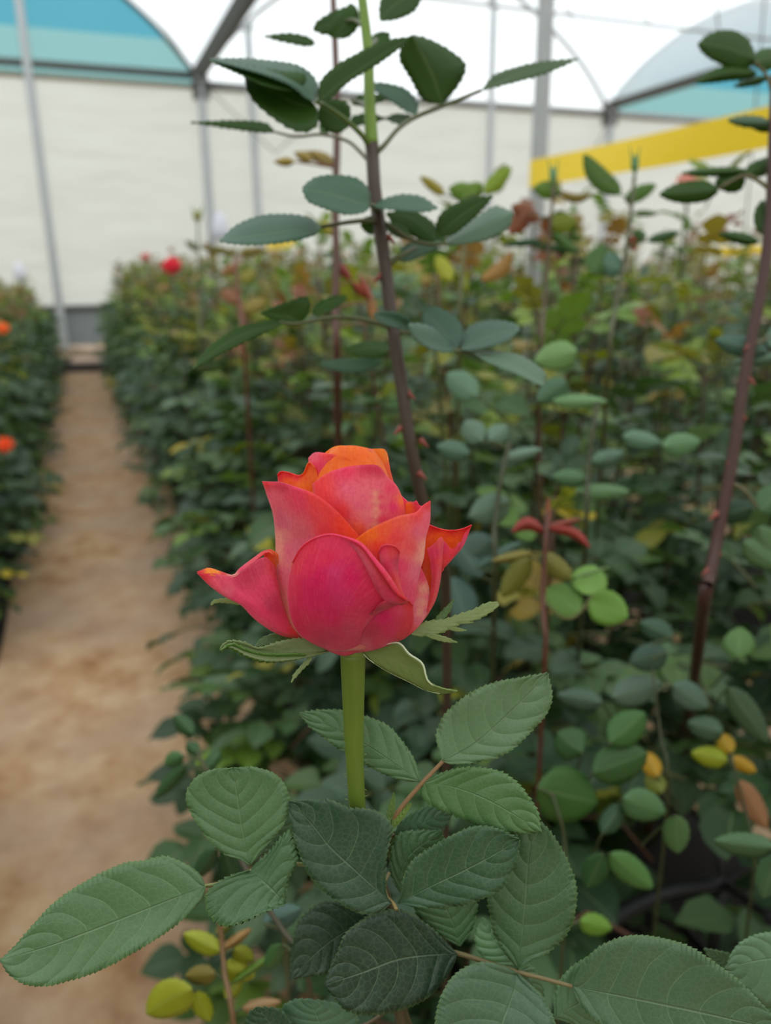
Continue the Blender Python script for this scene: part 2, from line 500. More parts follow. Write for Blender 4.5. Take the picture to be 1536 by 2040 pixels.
# stays and crop wires
WIRES = [((GX[1], YE - .2, ZG - .1), (GX[1] + 1.0, YE - .3, 2.9)), ((GX[1], YE - .2, ZG - .1), (GX[1] - 1.1, YE - .3, 5.3)),
         ((GX[1] + 1.0, YE - .3, 2.9), (GX[1] + 2.2, YE - .3, ZG)), ((GX[2], YE - .3, ZG - .1), (GX[2] - 1.3, YE - .3, 5.4)),
         ((GX[2], YE - .3, ZG - .1), (GX[2] - 0.6, YE - .3, 2.9)), ((GX[2] - 2.2, 7.0, ZG + 1), (GX[2] - 2.0, 7.0, 1.2))]
for a, b in WIRES:
    struct('stay_wire', tube_geo([a, b], 0.009, 5, 2), M['dark_metal'])

# ------------------------------------------------------------------ yellow insect tapes
def tape_strip(ys, x, zc, width, label, wrap=None):
    V, Fc = [], []
    for i, y in enumerate(ys):
        t = i / (len(ys) - 1)
        sag = -0.012 * math.sin(math.pi * t)
        tw = 0.006 * math.sin(9 * t)
        for (a, k) in ((-0.0006, -1), (-0.0006, 1), (0.0006, 1), (0.0006, -1)):
            V.append((x + a + tw * k, y, zc + sag + k * width / 2))
    for i in range(len(ys) - 1):
        for k in range(4):
            k2 = (k + 1) % 4
            Fc.append((i * 4 + k, i * 4 + k2, i * 4 + 4 + k2, i * 4 + 4 + k))
    Fc += [(0, 1, 2, 3), tuple(len(V) - 4 + k for k in (3, 2, 1, 0))]
    o = obj('insect_tape', mesh('insect_tape', V, Fc, M['tape'], False))
    tag(o, label, 'tape')
    if not wrap:
        y_ = ys[-1]
        tube('stake', [(x, y_ + .007, 0.02), (x, y_ + .007, zc + width * .6)], .006, M['dark_metal'], o, 8, 4)
    if wrap:
        wx, wy, r = wrap
        V2, F2 = [], []
        for k in range(25):
            th = 2 * math.pi * k / 24
            for dz in (-width / 2, width / 2):
                for rr in (r, r + 0.0014):
                    V2.append((wx + rr * math.cos(th), wy + rr * math.sin(th), zc + dz + 0.003 * math.sin(k)))
        for k in range(24):
            a = k * 4; b = a + 4
            F2 += [(a, b, b + 2, a + 2), (a + 1, a + 3, b + 3, b + 1), (a + 2, b + 2, b + 3, a + 3), (a, a + 1, b + 1, b)]
        obj('wrap', mesh('wrap', V2, F2, M['tape'], False), o)
    return o


p = ray_at_y(1085, 345, 3.21)
tape_strip(np.linspace(3.25, 0.8, 24), GX[1] - 0.040, p[2], 0.112, 'long yellow insect tape running from the grey steel post towards the right', (GX[1], 3.25, 0.0385))
p = ray_at_y(1468, 497, 3.4)
tape_strip(np.linspace(3.15, 3.62, 8), p[0], p[2], 0.045, 'short piece of yellow tape low behind the stem at the right edge')
p = ray_at_y(560, 484, 6.0)
tape_strip(np.linspace(5.6, 6.5, 8), p[0], p[2], 0.07, 'yellow tape far off among bush tops, behind the large pale leaf')

# ------------------------------------------------------------------ row rose bushes
rng = random.Random(7)


def prof(t, a=0.75, b=0.9):
    return (t ** a) * ((1 - t) ** b) / ((a / (a + b)) ** a * (b / (a + b)) ** b)


def leaflet_geo(rows, cols, length, width, fold, arch, serr=0.0, origin=(0, 0, 0), ang=0.0, droop=0.0, wob=0.0, seed=0):
    """leaflet growing along +Y from origin, turned by ang in the leaf plane; returns verts, faces, uv"""
    V, Fc, uv = [], [], []
    rg = random.Random(seed)
    ph = rg.uniform(0, 6)
    nv = 2 * cols + 1
    for i in range(rows + 1):
        t = i / rows
        h = width * prof(min(max(t, 0.0), 1.0)) if 0 < t < 1 else width * 0.02
        for j in range(nv):
            v = (j - cols) / cols
            tooth = serr * h * ((i % 2) * 1.0) if abs(v) == 1 and 0 < t < 0.97 else 0
            x = v * (h + tooth)
            z = fold * abs(x) - arch * length * (t ** 2) + wob * length * math.sin(5 * t + ph) * v
            y = t * length - 0.0 * abs(v)
            c, s = math.cos(droop), math.sin(droop)
            y, z = y * c + z * s, -y * s + z * c
            c, s = math.cos(ang), math.sin(ang)
            x, y = x * c - y * s, x * s + y * c
            V.append((x + origin[0], y + origin[1], z + origin[2])); uv.append((t, 0.5 + 0.5 * v))
    for i in range(rows):
        for j in range(nv - 1):
            a = i * nv + j
            Fc.append((a, a + 1, a + nv + 1, a + nv))
    return V, Fc, uv


# leaflet layout of a compound leaf whose stalk has length 1
LAYOUT = [(0.45, R(62), 0.62), (0.45, R(-62), 0.62), (0.78, R(55), 0.74), (0.78, R(-55), 0.74), (1.0, 0.0, 0.95)]


def rachis_curve(u):
    return (0, u, 0.10 * math.sin(u * 2.2) - 0.12 * u * u)


def compound(rows, cols, seed, joined=True, nleaf=5, width=0.26):
    rg = random.Random(seed)
    gV, gF, gU = [], [], []
    singles = []
    lay = LAYOUT if nleaf == 5 else LAYOUT[2:]
    for (u, a, L) in lay:
        o = rachis_curve(u)
        L2 = L * rg.uniform(0.88, 1.1) * 0.62
        v, f, w_ = leaflet_geo(rows, cols, L2, width * L * rg.uniform(0.85, 1.1), rg.uniform(0.12, 0.45), rg.uniform(0.05, 0.3), 0.05,
                               o, a + rg.uniform(-.15, .15), rg.uniform(-0.15, 0.4), 0.05, rg.random())
        if joined:
            k = len(gV); gV += v; gF += [tuple(i + k for i in ff) for ff in f]; gU += w_
        else:
            singles.append((v, f, w_))
    rv, rf = tube_geo([rachis_curve(u) for u in (0, .33, .66, 1.0)], [0.022, 0.014], 4, 5)
    if joined:
        k = len(gV); gV += [tuple(x) for x in rv]; gF += [tuple(i + k for i in ff) for ff in rf]; gU += [(0.3, 0.5)] * len(rv)
        return np.array(gV, dtype=float), gF, np.array(gU)
    return singles, (rv, rf)


# shared mesh data
NEAR = []
for s in range(5):
    singles, rach = compound(10, 2, 100 + s, False)
    NEAR.append((mesh('leaf', rach[0], rach[1], M['cane']), [mesh('leaflet', v, f, M['leaf_far'], uv=u) for v, f, u in singles]))
MID = []
for s in range(6):
    v, f, u = compound(5, 1, 200 + s, True, 5 if s < 4 else 3)
    MID.append(mesh('leaf', v, f, M['leaf_far'], uv=u))
FAR = []
for s in range(5):
    v, f, u = compound(3, 1, 300 + s, True, 5 if s < 3 else 3, 0.27)
    # far leaves: triangle budget kept small
    FAR.append((v, f, u))


def leaf_matrix(p, az, elev, roll, size):
    """leaf grows from p towards azimuth az, rising by elev"""
    d = Vector((math.cos(az) * math.cos(elev), math.sin(az) * math.cos(elev), math.sin(elev)))
    side = d.cross(Vector((0, 0, 1))).normalized()
    n = side.cross(d).normalized()
    side = (Matrix.Rotation(roll, 3, d) @ side); n = side.cross(d).normalized()
    return Matrix(((side.x * size, d.x * size, n.x * size, p[0]), (side.y * size, d.y * size, n.y * size, p[1]), (side.z * size, d.z * size, n.z * size, p[2]), (0, 0, 0, 1)))


def visible(p, margin=140, dmin=0.0):
    x, y, z = to_px(p)
    return z > dmin and -margin < x < 1536 + margin and -margin < y < 2040 + margin


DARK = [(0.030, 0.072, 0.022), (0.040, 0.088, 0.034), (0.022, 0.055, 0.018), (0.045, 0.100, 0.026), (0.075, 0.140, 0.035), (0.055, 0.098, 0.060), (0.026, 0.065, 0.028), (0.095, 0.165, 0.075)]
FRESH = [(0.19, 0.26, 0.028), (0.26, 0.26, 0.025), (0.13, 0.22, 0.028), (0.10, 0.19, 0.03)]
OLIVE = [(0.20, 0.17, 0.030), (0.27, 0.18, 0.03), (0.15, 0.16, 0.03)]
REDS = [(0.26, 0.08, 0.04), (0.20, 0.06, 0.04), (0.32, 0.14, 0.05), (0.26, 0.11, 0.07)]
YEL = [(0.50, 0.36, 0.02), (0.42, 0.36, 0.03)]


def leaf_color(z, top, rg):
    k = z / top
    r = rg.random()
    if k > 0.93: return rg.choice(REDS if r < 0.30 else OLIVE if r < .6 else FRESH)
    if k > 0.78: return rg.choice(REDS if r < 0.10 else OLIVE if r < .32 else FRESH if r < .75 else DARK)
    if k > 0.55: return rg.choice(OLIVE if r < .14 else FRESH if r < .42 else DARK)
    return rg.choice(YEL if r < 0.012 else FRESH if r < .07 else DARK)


def bush_plan(x, y, rg, top=1.3, canes=3, low=60, spread=0.27, lowtop=0.78, bare=0.0, spacing=0.05, tone=1.0):
    """cane paths and leaf placements of one bush"""
    paths, leaves = [], []
    for c in range(canes):
        h = top * rg.uniform(0.82, 1.05)
        bx, by = x + rg.uniform(-.12, .12), y + rg.uniform(-.12, .12)
        lx, ly = rg.uniform(-.10, .10), rg.uniform(-.10, .10)
        P = [(x + (bx - x) * .3, y + (by - y) * .3, 0.03), (bx, by, h * .35), (bx + lx * .5, by + ly * .5, h * .7), (bx + lx, by + ly, h)]
        paths.append((P, rg.uniform(0.0035, 0.005), h))
        S = spline(P, 60); az = rg.uniform(0, 6.28)
        z = 0.40
        while z < h:
            i = int(np.searchsorted(S[:, 2], z)); i = min(i, 59)
            k = z / h
            size = (0.105 if k < .8 else 0.105 * (1 - (k - .8) * 2.6)) * rg.uniform(0.8, 1.15)
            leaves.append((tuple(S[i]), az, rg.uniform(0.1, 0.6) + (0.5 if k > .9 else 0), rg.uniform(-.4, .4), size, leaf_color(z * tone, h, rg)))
            az += 2.4 + rg.uniform(-.3, .3); z += spacing * rg.uniform(.8, 1.2) * (1.0 if k < .85 else .6)
    nb = 5
    for c in range(nb):                      # bent-down lower shoots carrying the dense skirt
        a = c / nb * 6.28 + rg.uniform(-.4, .4); r = spread * rg.uniform(.7, 1.1)
        zt = rg.uniform(.3, lowtop)
        P = [(x, y, 0.04), (x + math.cos(a) * r * .4, y + math.sin(a) * r * .4, zt * .75), (x + math.cos(a) * r * .8, y + math.sin(a) * r * .8, zt), (x + math.cos(a) * r * 1.1, y + math.sin(a) * r * 1.1, zt * .93)]
        paths.append((P, 0.003, 0))
    for i in range(low):
        a = rg.uniform(0, 6.28); r = spread * math.sqrt(rg.random()) * 1.05
        z = rg.uniform(0.10 + bare, lowtop) ** 1.0
        r *= 1.0 - 0.25 * (z / lowtop) ** 3
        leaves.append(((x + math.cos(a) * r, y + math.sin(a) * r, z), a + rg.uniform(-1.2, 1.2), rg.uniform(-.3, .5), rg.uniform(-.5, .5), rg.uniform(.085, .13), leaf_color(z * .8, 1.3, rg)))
    return paths, leaves


NODE = dict(n=0)


def build_bush(x, y, lod, label, group=None, keep=None, **kw):
    rg = random.Random(int(x * 1000) * 7919 + int(y * 1000))
    paths, leaves = bush_plan(x, y, rg, **kw)
    e = empty('rose_bush', (x, y, 0)); tag(e, label, 'plant', group)
    geos, cols = [], []
    cg = []
    for P, r, h in paths:
        if keep and not all(keep(q) for q in spline(P, 6)[1:4]): continue
        V, Fc = tube_geo(P, [r * 1.4, r * .6], 5 if lod < 2 else 3, 12 if lod < 2 else 6)
        if lod < 2:
            if not any(visible(q, 60) for q in P): continue
            c = (0.10, 0.04, 0.02) if rg.random() < .5 else (0.07, 0.08, 0.025)
            obj('cane', mesh('cane', V, Fc, M['cane']), e, c)
        else:
            cg.append((V, Fc))
    if cg:
        V, Fc = merge(cg); o = obj('canes', mesh('canes', V, Fc, M['cane']), e, (0.10, 0.055, 0.025)); o['kind'] = 'stuff'
    bV, bF, bU, bC = [], [], [], []; off = 0
    for p, az, el, ro, size, col in leaves:
        if keep and not keep(p): continue
        near_view = visible(p)
        if not near_view and not (lod == 3 or visible(p, 900 if lod < 2 else 600)): continue
        mt = leaf_matrix(p, az, el, ro, size)
        if not near_view:
            pass
        if lod == 0 and near_view:
            lm, subs = rg.choice(NEAR)
            l = bpy.data.objects.new('leaf', lm); l.color = (0.09, 0.10, 0.03, 1)
            l.parent = e; l.matrix_parent_inverse = Matrix.Identity(4); l.matrix_local = Matrix.Translation((-x, -y, 0)) @ mt
            C.objects.link(l)
            for sm in subs:
                q = bpy.data.objects.new('leaflet', sm); q.parent = l
                k = rg.uniform(.85, 1.2); q.color = (col[0] * k, col[1] * k, col[2] * k, 1)
                C.objects.link(q)
        elif lod == 1 and near_view:
            l = bpy.data.objects.new('leaf', rg.choice(MID)); l.parent = e
            k = rg.uniform(.85, 1.2); l.color = (col[0] * k, col[1] * k, col[2] * k, 1)
            l.matrix_local = Matrix.Translation((-x, -y, 0)) @ mt
            C.objects.link(l)
        else:
            v, f, u = rg.choice(FAR)
            A = np.array(mt)
            vv = v @ A[:3, :3].T + A[:3, 3]
            bV.append(vv); bU.append(u); bC.append(np.tile(col, (len(v), 1)) * rg.uniform(.85, 1.2))
            bF += [tuple(i + off for i in ff) for ff in f]; off += len(v)
    if bV:
        o = obj('foliage', mesh('foliage', np.vstack(bV), bF, M['leaf_mass'], True, np.vstack(bU), {'Col': np.vstack(bC)}), e)
        o['kind'] = 'stuff'
    return e


def clear_of_hero(p):
    x, y, z = to_px(p)
    if z < 0.50: return False
    if z < 0.60 and x < 430: return False
    # the photograph shows open dark ground low on the right, and the path on the left
    if p[0] < (0.135 if z > 1.0 else .17) + 0.05 * rng.random(): return False
    if 1130 < x < 1640 and 1560 < y < 1960: return False
    return True


def right_keep(p):
    return clear_of_hero(p)


# bed right of the path: two lines of bushes
placed = []
ROWS = {0: [], 1: []}
for k in range(48):
    y = 0.42 + k * 0.225
    for xx in (0.60, 1.02):
        x = xx + rng.uniform(-.05, .05); yy = y + rng.uniform(-.04, .04)
        if not visible((x, yy, 1.0), 500) and not visible((x, yy, .4), 500): continue
        d = math.hypot(x, yy)
        lod = 0 if d < 1.35 else 1 if d < 2.8 else 2
        if lod == 0: lab, g = 'dark green rose bush with broad leaves close behind the pink bloom', 'near rose bushes behind the bloom'
        elif lod == 1: lab, g = 'dense rose bush with reddish new shoots along the right side of the path', 'rose bushes right of the path'
        else: lab, g = 'distant blurred rose bush with russet tips in the row right of the path', 'far rose bushes right of the path'
        top = 1.22 if d < 1.2 else 1.30 if d < 3 else 1.27
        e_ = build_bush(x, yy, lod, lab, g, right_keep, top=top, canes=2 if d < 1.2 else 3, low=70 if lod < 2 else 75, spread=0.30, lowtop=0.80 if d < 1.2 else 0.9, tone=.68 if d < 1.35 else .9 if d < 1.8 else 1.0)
        placed.append((x, yy))
        if lod < 2: ROWS[lod].append(e_)
ORD = ['first', 'second', 'third', 'fourth', 'fifth', 'sixth', 'seventh', 'eighth', 'ninth', 'tenth', 'eleventh', 'twelfth', 'thirteenth', 'fourteenth', 'fifteenth', 'sixteenth', 'seventeenth', 'eighteenth', 'nineteenth', 'twentieth']
for lod, text in ((0, 'dark green broad-leaved bush close behind the bloom, %s from the right edge'), (1, 'dense rose bush behind the closest ones, %s counted from the right edge')):
    for i, e_ in enumerate(sorted(ROWS[lod], key=lambda o: -to_px((o.location.x, o.location.y, .8))[0])): e_['label'] = text % ORD[min(i, 19)]
for i, (x, yy) in enumerate([(0.40, 0.80), (0.38, 1.02), (0.40, 1.28), (0.40, 1.55)]):
    build_bush(x, yy, 0 if i < 2 else 1, 'low leafy bush at the path edge left of the flower stalk, %s from the bottom' % ORD[i], 'low bushes at the path edge', right_keep, top=.85, canes=1, low=70, spread=0.24, lowtop=0.75)
# left row continued out of view beside the camera, added to block side light
for k in range(10):
    build_bush(-0.75, -0.9 + k * 0.28, 3, 'unseen rose bush continuing the left row beside the camera, added to block side light', 'unseen rose bushes beside the camera', lambda p: p[0] < -0.33, top=1.15, canes=3, low=90, spread=0.36, lowtop=.95)
for b, (lo, hi) in enumerate(BEDS[2:]):
    for k in range(28 if b < 2 else 22):
        y = 0.4 + k * 0.40
        for xx in ((lo + .25), (hi - .25)):
            x = xx + rng.uniform(-.05, .05); yy = y + rng.uniform(-.1, .1)
            if not visible((x, yy, 1.2), 900): continue
            build_bush(x, yy, 2, 'rose bush with red and yellow young leaves in the %s bed counted from the path' % ORD[b + 1], 'rose bushes of the %s bed right of the path' % ORD[b + 1], top=1.42 if b == 0 else 1.38, canes=4, low=30, spread=0.3, lowtop=0.9)
for k in range(46):
    y = 1.42 + k * 0.21
    for xx in (-0.60, -1.0):
        x = xx + rng.uniform(-.04, .04); yy = y + rng.uniform(-.05, .05)
        if not visible((x, yy, .8), 200): continue
        d = math.hypot(x, yy)
        lod = 1 if d < 3.3 else 2
        build_bush(x, yy, lod, 'leafy rose bush in the row along the left side of the path' if lod == 1 else 'distant rose bush with brownish tips in the row left of the path',
                   'rose bushes left of the path' if lod == 1 else 'far rose bushes left of the path', lambda p: p[0] < -0.31 - 0.05 * rng.random(), top=1.12 if d > 4 else 1.05, canes=3, low=80, spread=0.27, lowtop=0.82)

# ------------------------------------------------------------------ hero pieces drawn in (px, py, depth) and set in the world
PX = D0 / FPX


def H(x, y, dz):
    return W(x, y, D0 + dz * PX)


def leaf_px(name, parent, mid, L, Rr, dz, col, d=None, serr=3.2, teeth=None, cols=6, arch=0, mat=None, wave=0.0, solid=0.00022, pitch=11.0):
    """leaflet from its midrib and two outlines; dz = (base, tip, left edge, right edge) in px units of the bloom distance,
    or metres past d when d is given"""
    m0 = np.array(mid, float)
    Lp = [mid[0]] + list(L) + ([mid[-1]] if tuple(L[-1]) != tuple(mid[-1]) else [])
    Rp = [mid[0]] + list(Rr) + ([mid[-1]] if tuple(Rr[-1]) != tuple(mid[-1]) else [])
    ln = np.sum(np.linalg.norm(np.diff(np.array(Lp, float), axis=0), axis=1))
    teeth = teeth or max(6, int(ln / pitch))
    rows = teeth * 4
    A, B, Mi = spline(Lp, rows + 1), spline(Rp, rows + 1), spline(m0, rows + 1)
    pat = [0.0, 0.3, 0.65, 1.0]
    rg = random.Random(hash((round(mid[0][0]), round(mid[0][1]), round(mid[-1][0]))) & 0xffff)
    tooth = [rg.uniform(.6, 1.2) for _ in range(teeth + 1)]
    ph = rg.uniform(0, 6)

    def saw(E):
        T = np.gradient(E, axis=0); T /= np.linalg.norm(T, axis=1)[:, None] + 1e-9
        N = np.stack([T[:, 1], -T[:, 0]], 1)
        s = np.sign(np.sum(N * (E - Mi), axis=1)); s[s == 0] = 1
        N *= s[:, None]
        o = E.copy()
        for i in range(1, rows):
            a = serr * pat[i % 4] * tooth[i // 4] * min(1, 6 * i / rows)
            o[i] += N[i] * a + T[i] * a * 0.6
        return o
    A2, B2 = saw(A), saw(B)
    V, uv = [], []
    nv = 2 * cols + 1
    for i in range(rows + 1):
        t = i / rows
        for j in range(nv):
            v = (j - cols) / cols
            E = (A2 if v < 0 else B2)[i] if abs(v) == 1 else (A if v < 0 else B)[i]
            q = Mi[i] * (1 - abs(v)) + E * abs(v)
            z = dz[0] * (1 - t) + dz[1] * t + (dz[2] if v < 0 else dz[3]) * abs(v) ** 1.3 * math.sin(math.pi * min(1, t * .9 + .05)) ** .6 - arch * math.sin(math.pi * t)
            z += wave * math.sin(t * 15 + ph) * abs(v) ** 2
            V.append(H(q[0], q[1], z) if d is None else W(q[0], q[1], d + z)); uv.append((t, .5 + .5 * v))
    Fc = []
    for i in range(rows):
        for j in range(nv - 1):
            a = i * nv + j; Fc.append((a, a + nv, a + nv + 1, a + 1))
    me = mesh(name, V, Fc, mat or M['leaf'], uv=uv)
    # upper face towards the sky / the lens
    c = np.mean(np.array(V), axis=0)
    n = np.zeros(3)
    for f in list(me.polygons)[::7]: n += np.array(f.normal) * f.area
    if n @ (CAM - c) < 0: me.flip_normals()
    o = obj(name, me, parent, col)
    if solid:
        md = o.modifiers.new('thickness', 'SOLIDIFY'); md.thickness = solid; md.offset = -1
    return o


def stalk_px(name, parent, pts, rad, col, d=None, sides=8, n=None, mat=None):
    P = [H(*p) if d is None else W(p[0], p[1], d + p[2]) for p in pts]
    return tube(name, P, rad, mat or M['cane'], parent, sides, n or len(pts) * 5, col)


# --- the plant with the large bloom
hero = empty('rose_plant', tuple(W(800, 1900, 0.3) * np.array([1, 1, 0]) + np.array([0.22, 0.12, 0.03])))
tag(hero, 'rose plant in focus with one large coral pink bloom and broad serrated leaves', 'plant')
base = np.array(hero.location)
GREEN_ST = (0.14, 0.205, 0.024)
P = [H(703, 1297, -6), H(704, 1400, 36), H(706, 1500, 72), H(712, 1612, 112)]
tube('flower_stalk', P, [25.5 * PX, 22.0 * PX, 18.5 * PX, 17.5 * PX], M['cane'], hero, 20, 40, GREEN_ST)
P = [H(712, 1608, 112), H(735, 1700, 150), H(768, 1800, 190), H(795, 1900, 225), H(806, 2040, 280)]
q = P[-1]
P += [q * .75 + base * .25 + np.array([0, 0, 0.05]), q * .4 + base * .6 + np.array([0, 0, .03]), base]
tube('cane', P, [17.5 * PX, 15 * PX, 16 * PX, 0.0045], M['cane'], hero, 10, 50, (0.09, 0.07, 0.03))
# fine prickles on the stalk
for k in range(26):
    rg = random.Random(k)
    yy = rg.uniform(1420, 1600); sgn = rg.choice((-1, 1)); xc = 704 + (yy - 1400) * .03
    r_ = 20.5 - (yy - 1400) * .012
    stalk_px('prickle', hero, [(xc + sgn * r_ * .95, yy, 60), (xc + sgn * (r_ + rg.uniform(3, 7)), yy + rg.uniform(-3, 3), 58)], [0.7 * PX, 0.25 * PX], (0.25, 0.32, 0.08), sides=4, n=3)

AX = 0.354


def patch(name, parent, bottom, left, top, right, bulge=0.0, N=30, colors=None, inside=(0.95, 0.28, 0.02), roll=None, wav=0.0, th=0.00025, seed=0):
    """petal as a Coons patch; points are (x, y, depth from the bloom's axis) in px"""
    b, l, t, r = (spline(c, N + 1) for c in (bottom, left, top, right))
    S = np.linspace(0, 1, N + 1)
    s, tt = np.meshgrid(S, S)             # rows follow t
    G = (1 - tt)[..., None] * b[None, :, :] + tt[..., None] * t[None, :, :] + (1 - s)[..., None] * l[:, None, :] + s[..., None] * r[:, None, :]
    G -= ((1 - s) * (1 - tt))[..., None] * b[0] + (s * (1 - tt))[..., None] * b[-1] + ((1 - s) * tt)[..., None] * t[0] + (s * tt)[..., None] * t[-1]
    G[..., 2] -= bulge * np.sin(math.pi * s) * np.sin(math.pi * (0.12 + 0.8 * tt))
    rg = np.random.RandomState(seed + 5)
    if wav:
        p1, p2, p3 = rg.uniform(0, 6, 3)
        e = np.maximum(tt ** 6, np.abs(2 * s - 1) ** 6 * tt)
        G[..., 2] += wav * np.sin(s * 9 + p1) * tt ** 5 + wav * .5 * np.sin(s * 21 + p3) * e
        G[..., 1] += wav * .35 * np.sin(s * 13 + p2) * tt ** 8
    G = [list(map(np.array, row)) for row in G]
    uvs = [[(S[j], S[i]) for j in range(N + 1)] for i in range(N + 1)]
    if roll:
        # top edge rolls back over towards the viewer: (radius fn, angle)
        rad, ang, K = roll
        ext, euv = [], []
        for kk in range(1, K + 1):
            row = []
            for j in range(N + 1):
                e = G[N][j] - G[N - 2][j]; e[2] = 0; e = e / (np.linalg.norm(e) + 1e-9)
                rr = rad(S[j]) if callable(rad) else rad
                a = ang * kk / K
                row.append(G[N][j] + rr * (math.sin(a) * np.array([e[0], e[1], 0]) + (1 - math.cos(a)) * np.array([0, 0, -1.0])))
            ext.append(row); euv.append([(S[j], 1.0) for j in range(N + 1)])
        G += ext; uvs += euv
    V, uv, P2 = [], [], []
    for row, ur in zip(G, uvs):
        for q, u_ in zip(row, ur):
            V.append(H(q[0], q[1], q[2] + AX * (q[1] - 1305))); uv.append(u_); P2.append(q[:2])
    n = N + 1
    Fc = [(i * n + j, i * n + j + 1, (i + 1) * n + j + 1, (i + 1) * n + j) for i in range(len(G) - 1) for j in range(N)]
    P2 = np.array(P2)
    cp = np.array([c[:2] for c in colors], float); cc = np.array([c[2] for c in colors], float)
    dd = np.linalg.norm(P2[:, None, :] - cp[None], axis=2) + 4.0
    wgt = dd ** -3.6
    col = (wgt @ cc) / wgt.sum(1)[:, None]
    ins = np.tile(np.array(inside, float), (len(V), 1))
    me = mesh(name, V, Fc, M['petal'], uv=uv, cols={'Col': col, 'Inside': ins})
    c = np.mean(np.array(V), axis=0); nn = np.zeros(3)
    for f in list(me.polygons)[::5]: nn += np.array(f.normal) * f.area
    if nn @ (CAM - c) < 0: me.flip_normals()
    o = obj(name, me, parent)
    md = o.modifiers.new('thickness', 'SOLIDIFY'); md.thickness = th; md.offset = -1
    return o


# petal tones: pigment, the oranges also standing for light through the petals
MAG = (0.88, 0.020, 0.19); PINK = (0.90, 0.070, 0.185); ROSE = (0.92, 0.19, 0.30); RED = (0.80, 0.03, 0.05)
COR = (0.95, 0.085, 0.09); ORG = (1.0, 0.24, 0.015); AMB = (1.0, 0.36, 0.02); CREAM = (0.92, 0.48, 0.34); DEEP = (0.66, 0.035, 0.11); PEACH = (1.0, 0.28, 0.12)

# receptacle: the flower part holds the petals and sepals
Vr, Fr = tube_geo([H(704, 1304, 0), H(704, 1298, -4), H(704, 1290, -8), H(704, 1278, -10)], [24 * PX, 25 * PX, 27 * PX, 10 * PX], 20, 12)
flower = obj('flower', mesh('flower', Vr, Fr, M['cane']), hero, (0.22, 0.30, 0.06))
flower['label'] = 'coral pink half-open bloom with orange heart'

# core of furled inner petals
Vc, Fcc = [], []
prof_r = [(1296, 20), (1280, 62), (1250, 100), (1200, 122), (1140, 126), (1080, 118), (1020, 100), (970, 80), (930, 62), (905, 48), (900, 36), (915, 24), (935, 10)]
for y, r_ in prof_r:
    for k in range(32):
        th = 2 * math.pi * k / 32
        rr = r_ * (1 + 0.05 * math.sin(3 * th + y * .03))
        Vc.append(H(702 + rr * math.cos(th), y + AX * rr * math.sin(th), rr * math.sin(th) + AX * (y - 1305)))
for i in range(len(prof_r) - 1):
    for k in range(32):
        k2 = (k + 1) % 32
        Fcc.append((i * 32 + k, i * 32 + k2, (i + 1) * 32 + k2, (i + 1) * 32 + k))
obj('petal_heart', mesh('petal_heart', Vc, Fcc, M['petal'], uv=[(i % 32 / 32, i / 400) for i in range(len(Vc))], cols={'Col': np.tile(ORG, (len(Vc), 1)), 'Inside': np.tile(ORG, (len(Vc), 1))}), flower)

# back petals
patch('petal', flower, [(640, 1285, 20), (770, 1285, 20)], [(640, 1285, 20), (568, 1210, 30), (562, 1100, 30), (560, 985, 30)],
      [(560, 985, 30), (640, 945, 110), (740, 945, 110), (835, 1020, 20)], [(770, 1285, 20), (835, 1200, 30), (842, 1100, 20), (835, 1020, 20)], -70, 20,
      [(700, 1100, PINK)], inside=ORG)
patch('petal', flower, [(660, 1290, 30), (760, 1290, 30)], [(660, 1290, 30), (590, 1220, 90), (575, 1120, 120), (600, 1040, 140)],
      [(600, 1040, 140), (700, 1010, 190), (790, 1030, 150)], [(760, 1290, 30), (822, 1220, 90), (835, 1120, 110), (790, 1030, 150)], -50, 20, [(700, 1100, PINK)], inside=ORG)
# inner top petals
patch('petal', flower, [(620, 1010, 0), (740, 1010, -20)], [(620, 1010, 0), (640, 950, 10), (645, 903, 15)],
      [(645, 903, 15), (660, 893, 5), (678, 887, -5), (700, 889, -8), (719, 895, -8), (738, 915, -5)], [(740, 1010, -20), (742, 960, -15), (738, 915, -5)], 10, 22,
      [(680, 895, AMB), (700, 920, ORG), (660, 930, ORG)], AMB, wav=2, seed=1)
patch('petal', flower, [(730, 1010, -10), (795, 1010, 0)], [(730, 1010, -10), (731, 950, -22), (733, 895, -18)],
      [(733, 895, -18), (750, 894, -18), (766, 895, -12), (773, 908, -5), (776, 930, 0)], [(795, 1010, 0), (788, 975, 0), (776, 930, 0)], 8, 20,
      [(745, 910, ORG), (765, 900, AMB), (776, 940, (1.0, .16, .02)), (750, 960, COR)], AMB, seed=2)
patch('petal', flower, [(760, 1015, 10), (797, 1015, 20)], [(760, 1015, 10), (766, 960, 5), (769, 920, 5)],
      [(769, 920, 5), (775, 921, 8), (778, 940, 12), (779, 958, 14)], [(797, 1015, 20), (790, 985, 16), (779, 958, 14)], 4, 12, [(775, 940, COR)], ORG)
patch('petal', flower, [(680, 1010, -45), (765, 1010, -45)], [(680, 1010, -45), (684, 960, -40), (688, 906, -26)],
      [(688, 906, -26), (710, 899, -32), (733, 894, -32), (741, 898, -30), (744, 912, -32)], [(765, 1010, -45), (752, 960, -42), (744, 912, -32)], 6, 18,
      [(700, 905, PEACH), (730, 900, PEACH), (720, 930, ORG)], AMB, seed=3)
